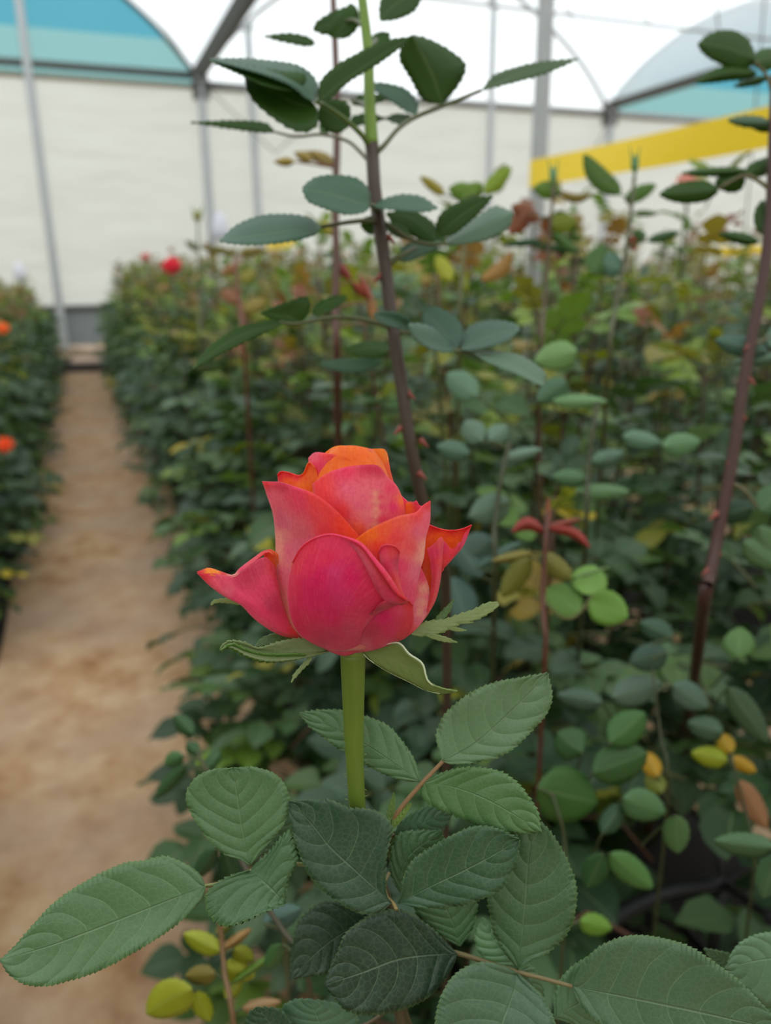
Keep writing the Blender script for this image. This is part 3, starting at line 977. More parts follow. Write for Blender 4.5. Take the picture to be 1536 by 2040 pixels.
patch('petal', flower, [(640, 1020, -40), (735, 1030, -70)], [(640, 1020, -40), (618, 965, -22), (614, 912, -12)],
      [(614, 912, -12), (627, 902, -22), (645, 902, -32), (678, 908, -46), (705, 918, -56), (725, 935, -62)], [(735, 1030, -70), (735, 980, -66), (725, 935, -62)], 8, 24,
      [(625, 908, ROSE), (640, 925, PINK), (630, 955, COR), (680, 915, ORG), (655, 908, COR), (665, 940, PEACH), (705, 930, ORG)], ORG, wav=2, seed=4)
# orange petal behind the left shoulder
patch('petal', flower, [(560, 1050, 10), (660, 1050, -50)], [(560, 1050, 10), (556, 990, 12), (553, 950, 16)],
      [(553, 950, 16), (560, 943, 10), (575, 945, 0), (596, 951, -12), (607, 944, -20), (616, 925, -24), (628, 935, -34)], [(660, 1050, -50), (645, 990, -45), (628, 935, -34)], 6, 24,
      [(556, 948, RED), (575, 947, RED), (592, 951, COR), (575, 960, ORG), (600, 965, AMB), (612, 950, ORG), (620, 980, ORG)], ORG, roll=(3, 2.2, 3), seed=5)
# centre top petal
patch('petal', flower, [(655, 1110, -85), (721, 1120, -100), (800, 1110, -50)], [(655, 1110, -85), (630, 1030, -72), (622, 964, -48)],
      [(622, 964, -48), (650, 943, -68), (687, 931, -80), (730, 926, -86), (755, 928, -80), (773, 950, -64), (790, 967, -48), (802, 993, -30), (808, 1020, -14)],
      [(800, 1110, -50), (808, 1060, -28), (808, 1020, -14)], 16, 34,
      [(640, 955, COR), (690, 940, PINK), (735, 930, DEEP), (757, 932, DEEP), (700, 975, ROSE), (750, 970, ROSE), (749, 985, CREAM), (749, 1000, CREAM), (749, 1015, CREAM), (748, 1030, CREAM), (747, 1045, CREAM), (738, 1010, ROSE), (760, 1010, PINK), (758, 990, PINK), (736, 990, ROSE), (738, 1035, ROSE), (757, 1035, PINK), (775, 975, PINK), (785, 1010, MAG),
       (803, 1000, ORG), (806, 1015, COR), (640, 985, COR), (680, 1020, COR), (715, 1055, (1.0, .16, .06)), (720, 1000, ROSE), (765, 1035, PINK)], ORG, wav=1.2, seed=6)
# small orange fold behind the right shoulder
patch('petal', flower, [(800, 1060, -20), (850, 1060, -10)], [(800, 1060, -20), (805, 1030, -20), (808, 1003, -16)],
      [(808, 1003, -16), (816, 999, -16), (824, 1000, -16), (830, 998, -20), (836, 1006, -20), (846, 1010, -18)], [(850, 1060, -10), (850, 1030, -14), (846, 1010, -18)], 3, 14,
      [(815, 1010, ORG), (840, 1010, PINK), (829, 1000, PINK)], ORG, wav=1.5, seed=7)
# left outer petal, its orange lining first
patch('petal_lining', flower, [(570, 1180, 10), (575, 1180, 0)], [(570, 1180, 10), (535, 1140, 15), (524, 1100, 10)],
      [(524, 1100, 10), (535, 1095, 5), (545, 1098, 0), (552, 1104, -6)], [(575, 1180, 0), (560, 1140, -4), (552, 1104, -6)], 0, 12, [(540, 1110, ORG), (530, 1100, COR)], ORG)
patch('petal', flower, [(600, 1274, -14), (602, 1272, -25)],
      [(600, 1274, -14), (562, 1267, -30), (532, 1252, -38), (503, 1230, -36), (480, 1206, -28), (446, 1188, -14), (416, 1166, 0), (392, 1141, 14)],
      [(392, 1141, 14), (404, 1142, 6), (424, 1143, 4), (440, 1145, 2), (462, 1147, 2), (478, 1139, 0), (500, 1124, -8), (520, 1112, -14), (534, 1112, -18), (548, 1128, -18)],
      [(602, 1272, -25), (580, 1246, -30), (567, 1210, -32), (556, 1168, -28), (548, 1128, -18)], 16, 34,
      [(400, 1143, RED), (440, 1165, (0.86, .10, .17)), (455, 1178, (0.88, .16, .22)), (480, 1160, DEEP), (500, 1140, DEEP), (515, 1125, (.72, .07, .15)), (530, 1160, PINK), (540, 1200, (.70, .06, .15)), (520, 1220, PINK),
       (470, 1190, PINK), (560, 1250, PINK), (590, 1265, COR), (510, 1190, PINK), (545, 1130, (.85, .08, .12))], (0.95, 0.30, 0.03), wav=2.5, seed=8)
# rolled rim of that petal
patch('petal_rim', flower, [(392, 1140, 12), (424, 1147, 0), (462, 1150, 0), (480, 1141, -4), (504, 1121, -12), (532, 1100, -10), (548, 1108, -6)], [(392, 1140, 12), (392, 1139, 14)],
      [(392, 1139, 14), (408, 1133, 14), (418, 1131, 14), (440, 1138, 14), (464, 1145, 12), (476, 1133, 8), (502, 1113, 4), (528, 1096, 4), (546, 1101, 0)], [(548, 1108, -6), (546, 1101, 0)], 3, 24,
      [(400, 1139, RED), (415, 1138, AMB), (430, 1140, AMB), (445, 1140, RED), (465, 1147, CREAM), (480, 1135, PINK), (505, 1117, (.86, .10, .15)), (530, 1100, RED), (545, 1104, ORG)], ORG, seed=9)
# big left petal, orange glow painted where the right petal overlaps it
patch('petal', flower, [(606, 1276, -25), (660, 1296, -45), (725, 1296, -60)],
      [(606, 1276, -25), (583, 1255, -22), (567, 1225, -12), (558, 1187, -4), (551, 1144, 2), (549, 1109, 4), (548, 1066, 4), (543, 1023, 2), (532, 989, 2), (522, 959, 0)],
      [(522, 959, 0), (540, 960, -20), (558, 961, -40), (592, 972, -72), (626, 985, -95), (661, 1010, -115), (687, 1036, -122), (712, 1064, -124), (738, 1095, -122)],
      [(725, 1296, -60), (755, 1230, -110), (755, 1160, -122), (738, 1095, -122)], 34, 40,
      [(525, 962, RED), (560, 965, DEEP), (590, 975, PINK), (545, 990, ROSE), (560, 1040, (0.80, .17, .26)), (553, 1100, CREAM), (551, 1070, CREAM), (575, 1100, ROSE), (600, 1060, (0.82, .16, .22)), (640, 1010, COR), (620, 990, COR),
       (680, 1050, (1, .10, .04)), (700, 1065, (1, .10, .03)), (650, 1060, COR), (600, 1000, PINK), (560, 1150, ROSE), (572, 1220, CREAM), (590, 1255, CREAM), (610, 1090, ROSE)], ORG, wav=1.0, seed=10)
# right outer petal: orange inside, then its pink folded flaps
patch('petal', flower, [(820, 1262, -20), (850, 1228, -8)], [(820, 1262, -20), (838, 1180, 0), (844, 1110, 5), (848, 1046, 10)],
      [(848, 1046, 10), (862, 1052, 12), (880, 1058, 12), (900, 1060, 12), (920, 1057, 10), (939, 1049, 6)],
      [(850, 1228, -8), (870, 1175, -4), (882, 1128, 0), (910, 1100, 4), (928, 1072, 6), (939, 1049, 6)], -14, 24,
      [(850, 1048, RED), (870, 1054, RED), (900, 1059, RED), (935, 1050, RED), (870, 1070, ORG), (855, 1090, (1, .2, .03)), (900, 1075, ORG), (850, 1140, (.9, .25, .05)), (880, 1120, COR)], ORG, roll=(3, 2.5, 3), seed=11)
patch('petal', flower, [(880, 1140, -10), (884, 1130, -12)], [(880, 1140, -10), (878, 1100, -14), (879, 1076, -16)],
      [(879, 1076, -16), (888, 1082, -14), (898, 1093, -12), (908, 1090, -10), (914, 1081, -8), (920, 1080, -6), (924, 1066, -4), (939, 1048, 4)],
      [(884, 1130, -12), (905, 1110, -8), (922, 1090, -4), (932, 1068, 0), (939, 1048, 4)], 8, 20,
      [(885, 1090, PINK), (900, 1100, (.86, .06, .09)), (925, 1075, PINK), (938, 1050, RED), (885, 1120, COR)], ORG, wav=1.5, seed=12)
patch('petal', flower, [(838, 1240, -25), (852, 1226, -18)], [(838, 1240, -25), (853, 1200, -26), (859, 1160, -26), (857, 1120, -24), (850, 1094, -22)],
      [(850, 1094, -22), (862, 1086, -22), (872, 1076, -20), (880, 1070, -18), (884, 1078, -16)], [(852, 1226, -18), (868, 1196, -16), (877, 1160, -14), (882, 1120, -14), (884, 1078, -16)], 10, 24,
      [(866, 1100, PINK), (875, 1080, (.9, .14, .16)), (870, 1150, (.86, .08, .12)), (858, 1200, COR), (860, 1130, PINK), (878, 1120, COR)], ORG, wav=1.2, seed=13)
# pale right flank
patch('petal', flower, [(785, 1282, -60), (818, 1264, -44)], [(785, 1282, -60), (785, 1200, -80), (815, 1125, -64)], [(815, 1125, -64), (826, 1122, -60), (836, 1124, -56)],
      [(818, 1264, -44), (838, 1244, -34), (852, 1220, -26), (857, 1190, -22), (852, 1160, -30), (836, 1124, -56)], 8, 24,
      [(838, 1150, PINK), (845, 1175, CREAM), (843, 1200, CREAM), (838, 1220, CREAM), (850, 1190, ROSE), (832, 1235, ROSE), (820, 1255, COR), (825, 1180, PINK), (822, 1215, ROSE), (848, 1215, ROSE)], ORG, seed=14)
# orange-pink right petal, glow painted into its left overlap
patch('petal', flower, [(735, 1230, -125), (780, 1240, -110), (822, 1222, -74)], [(735, 1230, -125), (716, 1130, -134), (706, 1077, -132)],
      [(706, 1077, -132), (725, 1062, -130), (747, 1049, -124), (790, 1030, -104), (815, 1024, -86), (830, 1021, -72), (845, 1006, -50), (858, 998, -34)],
      [(822, 1222, -74), (829, 1180, -64), (838, 1135, -54), (845, 1110, -46), (849, 1070, -38), (857, 1040, -32), (858, 998, -34)], 14, 36,
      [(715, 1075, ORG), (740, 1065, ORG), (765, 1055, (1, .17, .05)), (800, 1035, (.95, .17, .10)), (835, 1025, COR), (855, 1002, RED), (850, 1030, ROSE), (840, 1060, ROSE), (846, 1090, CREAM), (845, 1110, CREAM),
       (790, 1070, COR), (750, 1090, (1, .10, .04)), (740, 1110, COR), (820, 1090, (.92, .12, .12)), (800, 1130, PINK), (830, 1140, ROSE), (810, 1170, PINK), (820, 1200, PINK)], ORG, seed=15)
# little furled tongue
patch('petal', flower, [(786, 1196, -136), (812, 1200, -120)], [(786, 1196, -136), (771, 1152, -142), (758, 1122, -142), (755, 1103, -138)],
      [(755, 1103, -138), (762, 1091, -140), (776, 1089, -138), (790, 1094, -132), (796, 1104, -128)], [(812, 1200, -120), (800, 1170, -124), (793, 1135, -128), (796, 1104, -128)], 6, 18,
      [(762, 1096, PINK), (780, 1100, (.85, .08, .10)), (770, 1130, PINK), (790, 1160, COR), (793, 1120, DEEP), (758, 1110, ROSE)], ORG, roll=(3.0, 2.4, 3), seed=16)
# lower right petal, shade painted darker beside the front petal
patch('petal', flower, [(712, 1301, -40), (750, 1294, -50), (790, 1280, -48)], [(712, 1301, -40), (722, 1262, -105), (742, 1226, -130)],
      [(742, 1226, -130), (765, 1212, -132), (790, 1203, -124), (808, 1197, -112), (823, 1211, -92)], [(790, 1280, -48), (812, 1268, -60), (824, 1244, -76), (823, 1211, -92)], 16, 28,
      [(740, 1260, (.72, .045, .13)), (770, 1235, MAG), (795, 1215, PINK), (812, 1205, RED), (820, 1225, RED), (818, 1250, RED), (780, 1260, MAG), (750, 1285, PINK), (730, 1290, ROSE), (795, 1270, RED), (760, 1285, PINK)], ORG, roll=(3.5, 2.2, 3), seed=17)
# front petal
patch('petal', flower, [(640, 1290, -48), (668, 1303, -36), (690, 1307, -32), (714, 1299, -42)],
      [(640, 1290, -48), (614, 1277, -72), (592, 1258, -92), (578, 1225, -106), (572, 1185, -112), (574, 1155, -114), (583, 1122, -120)],
      [(583, 1122, -120), (598, 1095, -130), (622, 1076, -142), (656, 1066, -152), (690, 1073, -158), (718, 1088, -160), (742, 1120, -160), (765, 1152, -158), (786, 1182, -154), (808, 1197, -146)],
      [(714, 1299, -42), (720, 1278, -80), (728, 1252, -112), (745, 1228, -134), (775, 1212, -144), (808, 1197, -146)], 34, 46,
      [(650, 1074, PINK), (690, 1078, PINK), (720, 1100, PINK), (745, 1130, PINK), (770, 1165, (.86, .07, .14)), (800, 1195, RED), (610, 1095, (.9, .05, .13)), (590, 1125, (.9, .045, .10)), (578, 1170, (.9, .04, .13)), (650, 1110, (.92, .045, .15)), (640, 1150, MAG), (665, 1140, (.88, .07, .28)), (668, 1165, (.88, .05, .26)),
       (680, 1190, (.86, .05, .25)), (620, 1200, MAG), (600, 1235, (.80, .018, .13)), (660, 1230, MAG), (655, 1270, (.80, .06, .2)), (690, 1290, PINK), (700, 1250, (.84, .09, .22)), (715, 1240, PINK), (740, 1205, (.80, .04, .14)), (700, 1150, MAG), (730, 1170, (.88, .04, .16)), (640, 1280, (.74, .03, .14)), (660, 1295, PINK), (625, 1160, MAG), (615, 1130, (.9, .035, .14))],
      ORG, roll=(lambda s: 1.5 + 9 * max(0, min(1, (s - .42) * 3)) * (1 - max(0, (s - .86) * 5)), 3.0, 6), seed=18)

# thick rolled rim down the right side of the front petal, ending in a flicked point
patch('petal_rim', flower, [(678, 1073, -160), (688, 1071, -160)],
      [(678, 1073, -160), (704, 1092, -170), (722, 1118, -178), (738, 1150, -180), (752, 1178, -176), (772, 1200, -166), (800, 1206, -152)],
      [(800, 1206, -152), (808, 1203, -150), (815, 1197, -146)],
      [(688, 1071, -160), (718, 1083, -160), (741, 1106, -160), (760, 1134, -162), (777, 1158, -160), (793, 1179, -156), (815, 1197, -146)], 10, 20,
      [(690, 1080, PINK), (725, 1098, (.90, .12, .2)), (740, 1130, (.92, .15, .22)), (760, 1165, (.88, .10, .17)), (780, 1185, PINK), (805, 1200, RED), (730, 1140, PINK), (748, 1175, (.8, .04, .14))], ORG, seed=19)
patch('petal_fold', flower, [(735, 1226, -140), (742, 1222, -148)], [(735, 1226, -140), (755, 1217, -148), (780, 1208, -150), (806, 1199, -146)], [(806, 1199, -146), (808, 1196, -148)],
      [(742, 1222, -148), (756, 1204, -168), (776, 1196, -166), (808, 1196, -148)], 4, 14, [(750, 1215, DEEP), (780, 1203, (.8, .03, .1)), (805, 1198, RED)], ORG)

# sepals
SEP = (0.21, 0.27, 0.08); SEP_D = (0.07, 0.14, 0.025)
M['sepal'] = leaf_material('sepal', 'object', True, 0.12, 0.25, 0.15)


def sepal(mid, L, Rr, dz, col, **kw):
    return leaf_px('sepal', flower, mid, L, Rr, dz, col, serr=kw.pop('serr', 1.2), mat=M['sepal'], cols=4, solid=0.0004, **kw)


sepal([(655, 1297), (600, 1297), (540, 1300), (490, 1290), (458, 1281), (440, 1297)], [(630, 1280), (592, 1273), (555, 1280), (515, 1292), (487, 1281), (458, 1278), (441, 1288)],
      [(620, 1306), (575, 1314), (530, 1315), (495, 1306), (470, 1292), (450, 1286)], (-30, -90, -6, -14), (.20, .25, .10), serr=2.5, arch=12)
sepal([(610, 1305), (570, 1310), (530, 1311), (495, 1303), (465, 1288), (440, 1297)], [(585, 1303), (550, 1304), (515, 1302), (485, 1293), (462, 1284)], [(595, 1312), (560, 1318), (525, 1318), (492, 1309), (468, 1296), (452, 1290)], (-62, -98, -8, 4), (.09, .19, .025), serr=3.5, pitch=13)
sepal([(590, 1275), (560, 1270), (530, 1274), (507, 1288)], [(572, 1262), (545, 1262), (520, 1272)], [(565, 1280), (540, 1284), (520, 1288)], (-10, -30, 4, -4), SEP_D)
sepal([(622, 1306), (605, 1322), (590, 1338), (580, 1360)], [(612, 1312), (598, 1328), (585, 1344)], [(618, 1318), (603, 1334), (590, 1348)], (-40, -60, 0, 0), SEP, serr=2.0, pitch=14)
sepal([(720, 1298), (770, 1308), (815, 1332), (850, 1368), (880, 1377), (911, 1378)], [(760, 1285), (794, 1281), (815, 1303), (841, 1322), (852, 1356), (876, 1371)],
      [(738, 1316), (772, 1337), (815, 1358), (846, 1374), (876, 1383)], (-30, -60, -18, 14), SEP, serr=0.8, arch=10)
# pale woolly margin of that sepal
stalk_px('sepal_margin', flower, [(762, 1285, -66), (794, 1281, -80), (815, 1303, -82), (841, 1322, -84), (852, 1356, -78), (876, 1371, -66), (908, 1378, -60)], [1.2 * PX, 2.2 * PX, 1.6 * PX, 0.8 * PX], (0.62, 0.66, 0.45), sides=5)
stalk_px('sepal_margin', flower, [(724, 1303, -40), (738, 1316, -30), (772, 1337, -28), (815, 1358, -32), (846, 1374, -44), (876, 1382, -56)], [1.0 * PX, 1.8 * PX, 1.0 * PX], (0.55, 0.60, 0.36), sides=5)
sepal([(815, 1262), (860, 1252), (900, 1238), (945, 1222), (975, 1210), (994, 1203)], [(845, 1240), (885, 1234), (920, 1222), (945, 1214), (965, 1203), (985, 1199)],
      [(840, 1268), (880, 1260), (920, 1242), (955, 1232), (985, 1214)], (-20, 10, 3, -3), SEP, serr=3.0, pitch=14)
sepal([(866, 1248), (885, 1225), (905, 1193)], [(868, 1232), (888, 1210)], [(880, 1240), (898, 1214)], (-8, 4, 0, 0), SEP_D, serr=2)
sepal([(845, 1264), (880, 1273), (912, 1280)], [(862, 1263), (890, 1270)], [(860, 1272), (888, 1279)], (-22, -26, 0, 0), SEP, serr=1.5)
sepal([(890, 1250), (910, 1254), (930, 1256)], [(905, 1249), (918, 1252)], [(900, 1256), (915, 1258)], (-10, -14, 0, 0), SEP, serr=1)
sepal([(905, 1240), (925, 1240), (944, 1240)], [(920, 1236), (932, 1238)], [(918, 1243), (932, 1242)], (-6, -8, 0, 0), SEP, serr=.6)
sepal([(500, 1206), (470, 1198), (440, 1196), (420, 1206)], [(480, 1195), (450, 1192), (425, 1196)], [(485, 1206), (455, 1202), (432, 1201)], (30, 10, 0, 0), SEP, serr=1.6)

# leaves of the plant: leaf (stalk) > leaflets
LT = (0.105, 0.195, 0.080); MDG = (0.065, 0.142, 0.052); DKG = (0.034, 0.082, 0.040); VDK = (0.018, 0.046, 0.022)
RB = (0.12, 0.08, 0.035)


def hleaf(pts, rad=(5, 3.5), col=RB, parent=None):
    return stalk_px('leaf', parent or hero, pts, [rad[0] * PX, rad[1] * PX], col, sides=8)


# leaf reaching left
lf = hleaf([(740, 1715, 150), (660, 1725, 120), (600, 1722, 100), (540, 1718, 90), (500, 1735, 80), (450, 1757, 72), (408, 1765, 60)], col=(0.22, 0.22, 0.07))
leaf_px('leaflet', lf, [(409, 1765), (300, 1808), (200, 1847), (100, 1884), (0, 1913)],
        [(398, 1742), (370, 1722), (328, 1707), (285, 1716), (245, 1722), (170, 1757), (105, 1802), (50, 1862), (22, 1893)],
        [(402, 1790), (392, 1803), (350, 1842), (290, 1882), (200, 1932), (130, 1955), (90, 1964), (50, 1960), (20, 1942)], (60, 10, 10, -25), LT, arch=-12, wave=4)
leaf_px('leaflet', lf, [(498, 1722), (486, 1670), (476, 1610), (465, 1531)],
        [(478, 1712), (440, 1697), (402, 1655), (376, 1610), (371, 1585), (380, 1562), (400, 1543), (430, 1533)],
        [(512, 1708), (525, 1690), (548, 1665), (568, 1635), (575, 1600), (570, 1570), (548, 1543), (510, 1530), (485, 1529)], (80, 70, -16, -10), LT, serr=2.2, wave=2)
leaf_px('leaflet', lf, [(516, 1706), (545, 1670), (575, 1630), (592, 1600)], [(522, 1680), (545, 1650), (565, 1620)], [(535, 1700), (570, 1690), (592, 1650), (598, 1620)], (100, 120, 5, 5), (.16, .27, .14))
leaf_px('leaflet', lf, [(498, 1734), (520, 1752), (545, 1775), (567, 1800)],
        [(508, 1722), (540, 1695), (574, 1656), (583, 1680), (591, 1712), (577, 1740), (570, 1770)],
        [(470, 1742), (438, 1757), (414, 1780), (411, 1800), (420, 1825), (442, 1842), (475, 1838), (520, 1818)], (78, 50, 10, -30), MDG, serr=5, arch=14)
# upper right leaf
lf = hleaf([(765, 1668, 135), (778, 1640, 125), (800, 1608, 110), (838, 1563, 95), (862, 1538, 90), (884, 1515, 84)], rad=(5.5, 4), col=(0.30, 0.17, 0.08))
leaf_px('leaflet', lf, [(883, 1516), (950, 1478), (1020, 1415), (1091, 1341)],
        [(875, 1498), (870, 1465), (883, 1429), (911, 1401), (951, 1374), (996, 1358), (1044, 1350)],
        [(903, 1522), (947, 1518), (996, 1506), (1032, 1482), (1065, 1449), (1089, 1421), (1099, 1389)], (84, 100, -6, -12), (.125, .215, .095), wave=3, arch=-6)
leaf_px('leaflet', lf, [(842, 1560), (900, 1567), (960, 1588), (1020, 1620), (1077, 1657)],
        [(859, 1549), (903, 1534), (947, 1530), (996, 1538), (1032, 1562), (1060, 1599), (1073, 1623)],
        [(838, 1583), (859, 1603), (895, 1619), (931, 1635), (968, 1648), (1004, 1656), (1044, 1660)], (92, 50, -6, 6), (.095, .195, .065), wave=3, serr=4)
leaf_px('leaflet', lf, [(837, 1558), (770, 1510), (690, 1462), (596, 1421)],
        [(834, 1534), (818, 1502), (798, 1474), (770, 1445), (721, 1425), (681, 1416), (641, 1415)],
        [(818, 1557), (786, 1549), (754, 1536), (721, 1519), (681, 1495), (641, 1466), (616, 1446)], (100, 150, 0, 6), (.11, .205, .085))
# stipules
leaf_px('stipule', lf, [(776, 1650), (778, 1620), (784, 1578)], [(770, 1640), (772, 1615), (780, 1590)], [(784, 1640), (786, 1618), (786, 1592)], (120, 112, 0, -3), (.18, .28, .07), serr=1)
leaf_px('stipule', lf, [(776, 1655), (800, 1625), (820, 1600)], [(785, 1628), (808, 1606)], [(795, 1640), (815, 1612)], (118, 110, 0, -3), (.22, .33, .07), serr=1)
# central pair, a leaf pointing at the lens
lf = hleaf([(775, 1740, 170), (766, 1760, 140), (770, 1785, 110), (784, 1800, 85), (790, 1812, 70)], rad=(4, 4), col=(0.28, 0.20, 0.07))
leaf_px('leaflet', lf, [(780, 1799), (720, 1745), (660, 1690), (620, 1640), (576, 1598)],
        [(755, 1817), (713, 1818), (665, 1789), (620, 1749), (596, 1696), (584, 1656), (577, 1620)],
        [(770, 1782), (768, 1745), (770, 1703), (778, 1668), (780, 1645), (762, 1622), (728, 1612), (697, 1611), (661, 1596), (620, 1594)], (84, 60, -14, -10), DKG, wave=3)
leaf_px('leaflet', lf, [(792, 1800), (860, 1765), (919, 1737), (980, 1705), (1034, 1673)],
        [(797, 1784), (806, 1745), (826, 1712), (863, 1687), (903, 1664), (947, 1647), (988, 1651)],
        [(834, 1807), (883, 1807), (939, 1798), (996, 1772), (1020, 1736), (1030, 1704)], (82, 50, -12, -6), (.046, .108, .05), wave=4)
leaf_px('leaflet', lf, [(798, 1782), (800, 1740), (820, 1700), (880, 1656)], [(780, 1745), (779, 1704), (795, 1662), (840, 1655)], [(830, 1770), (870, 1720), (885, 1690)], (120, 130, 4, 10), MDG)
lf = hleaf([(770, 1700, 170), (778, 1672, 160), (786, 1662, 155)], rad=(4, 3))
leaf_px('leaflet', lf, [(786, 1663), (825, 1648), (865, 1630), (902, 1618)], [(797, 1640), (825, 1618), (862, 1607)], [(810, 1668), (850, 1667), (885, 1650)], (155, 150, 0, 6), (.09, .18, .09))
leaf_px('leaflet', lf, [(760, 1712), (770, 1690), (786, 1655)], [(758, 1695), (768, 1670)], [(778, 1700), (788, 1675)], (170, 165, 0, 0), (.16, .28, .09), serr=1)
# lower dark pair and the long lower-right leaf
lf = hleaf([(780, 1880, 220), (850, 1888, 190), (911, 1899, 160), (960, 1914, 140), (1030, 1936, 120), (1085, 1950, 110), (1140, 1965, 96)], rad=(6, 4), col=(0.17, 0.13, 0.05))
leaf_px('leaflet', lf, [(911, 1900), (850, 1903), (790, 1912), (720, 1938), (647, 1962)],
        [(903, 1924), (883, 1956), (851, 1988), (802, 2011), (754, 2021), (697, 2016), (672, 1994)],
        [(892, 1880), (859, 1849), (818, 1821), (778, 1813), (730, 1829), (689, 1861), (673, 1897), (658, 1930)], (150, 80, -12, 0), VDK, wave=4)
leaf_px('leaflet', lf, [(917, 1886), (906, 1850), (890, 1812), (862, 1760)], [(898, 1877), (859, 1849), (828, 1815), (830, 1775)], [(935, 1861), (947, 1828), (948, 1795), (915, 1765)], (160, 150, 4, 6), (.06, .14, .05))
leaf_px('leaflet', lf, [(1031, 1932), (1038, 1880), (1046, 1800), (1052, 1720), (1064, 1640)],
        [(1012, 1906), (988, 1866), (978, 1826), (972, 1785), (980, 1740), (1005, 1690), (1035, 1655)],
        [(1064, 1910), (1097, 1893), (1133, 1853), (1147, 1804), (1145, 1756), (1125, 1704), (1097, 1660), (1080, 1642)], (118, 110, 16, -10), (.066, .135, .055), wave=4, serr=4)
leaf_px('leaflet', lf, [(1030, 1940), (1020, 1985), (1000, 2040), (975, 2110), (960, 2180)],
        [(1006, 1926), (955, 1918), (907, 1942), (879, 1986), (868, 2040), (880, 2110), (920, 2160)],
        [(1044, 1950), (1077, 1982), (1093, 2010), (1105, 2040), (1095, 2100), (1030, 2160)], (112, 20, -6, -6), (.072, .138, .070), wave=3)
leaf_px('leaflet', lf, [(1030, 1930), (1005, 1900), (980, 1865), (962, 1828)], [(1000, 1926), (968, 1912), (950, 1886), (948, 1858)], [(1032, 1900), (1010, 1870), (985, 1845)], (130, 160, 0, 6), (.12, .24, .10))
leaf_px('leaflet', lf, [(1034, 1930), (1050, 1950), (1068, 1975), (1082, 2010)], [(1058, 1925), (1075, 1950), (1083, 1980)], [(1035, 1955), (1050, 1985), (1070, 2005)], (135, 150, 6, 6), (.12, .22, .10))
leaf_px('leaflet', lf, [(1140, 1965), (1270, 1991), (1400, 2018), (1500, 2040), (1575, 2052)],
        [(1148, 1944), (1169, 1909), (1206, 1881), (1256, 1865), (1314, 1869), (1376, 1888), (1438, 1929), (1480, 1962), (1536, 2020)],
        [(1148, 1987), (1165, 2012), (1198, 2040), (1300, 2092), (1440, 2110), (1530, 2085)], (96, 20, -6, -10), (.080, .150, .072), wave=4, arch=4)
leaf_px('leaflet', lf, [(1104, 2030), (1125, 2015), (1160, 1995), (1220, 1960)], [(1103, 1990), (1122, 1945), (1168, 1910), (1200, 1915)], [(1135, 2038), (1180, 2050), (1230, 2010)], (120, 140, 2, 10), (.10, .20, .09))
lf = hleaf([(790, 1860, 225), (765, 1840, 215), (738, 1826, 205)], rad=(4, 3))
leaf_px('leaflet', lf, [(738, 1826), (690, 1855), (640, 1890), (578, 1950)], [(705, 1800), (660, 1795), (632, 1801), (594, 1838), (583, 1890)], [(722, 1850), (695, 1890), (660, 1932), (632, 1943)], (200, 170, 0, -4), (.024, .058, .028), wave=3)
lf = hleaf([(800, 1990, 262), (730, 2040, 250), (650, 2065, 240), (560, 2075, 230)], rad=(4, 3))
leaf_px('leaflet', lf, [(640, 2075), (640, 2050), (630, 2020), (615, 1992)], [(590, 2060), (560, 2030), (565, 2005), (590, 1992)], [(690, 2070), (712, 2035), (700, 2008), (650, 1996)], (240, 230, 2, 4), (.09, .18, .10))
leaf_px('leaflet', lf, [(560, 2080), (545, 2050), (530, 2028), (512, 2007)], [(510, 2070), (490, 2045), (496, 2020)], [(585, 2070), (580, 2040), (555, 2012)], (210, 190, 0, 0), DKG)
lf = hleaf([(806, 2045, 282), (900, 2085, 260), (1100, 2090, 240), (1400, 2080, 220), (1640, 1990, 200)], rad=(4, 3))
leaf_px('leaflet', lf, [(1640, 1900), (1570, 1905), (1500, 1915), (1446, 1930)], [(1600, 1860), (1536, 1858), (1494, 1868), (1463, 1892)], [(1600, 1960), (1536, 2005), (1490, 1975), (1460, 1950)], (200, 170, 0, 6), (.12, .22, .12))
leaf_px('leaflet', lf, [(1640, 2040), (1590, 2015), (1536, 1990), (1485, 1965)], [(1590, 1975), (1536, 1955), (1505, 1955)], [(1600, 2070), (1550, 2040), (1510, 2000)], (230, 200, 0, 6), (.08, .17, .07))
leaf_px('leaflet', lf, [(1460, 1935), (1440, 1915), (1403, 1890)], [(1460, 1905), (1430, 1895)], [(1440, 1935), (1415, 1910)], (280, 260, 0, 0), (.11, .20, .10))

# --- the tall stem behind the bloom
dT = 0.43
tall = empty('rose_plant', tuple(W(900, 1300, dT + .25) * np.array([1, 1, 0]) + np.array([0.1, 0.15, 0.03])))
tag(tall, 'tall dark rose cane rising behind the bloom, with backlit leaves and green tip', 'plant')
tb = np.array(tall.location)
P = [W(716, -60, dT), W(722, 0, dT), W(733, 100, dT), W(736, 200, dT), W(741, 292, dT)]
tube('green_shoot', P, [0.0022, 0.0028, 0.0030, 0.0038], M['cane'], tall, 10, 24, (0.16, 0.27, 0.025))
P = [W(741, 288, dT), W(748, 400, dT), W(764, 500, dT), W(775, 600, dT), W(790, 700, dT), W(805, 800, dT), W(820, 900, dT), W(842, 1000, dT + .01), W(866, 1120, dT + .03), W(890, 1240, dT + .08)]
P += [P[-1] * .5 + tb * .5 + np.array([-0.02, -0.02, 0]), tb]
tube('cane', P, [0.0038, 0.0032, 0.0036, 0.0042, 0.005], M['cane'], tall, 10, 60, (0.060, 0.035, 0.022))
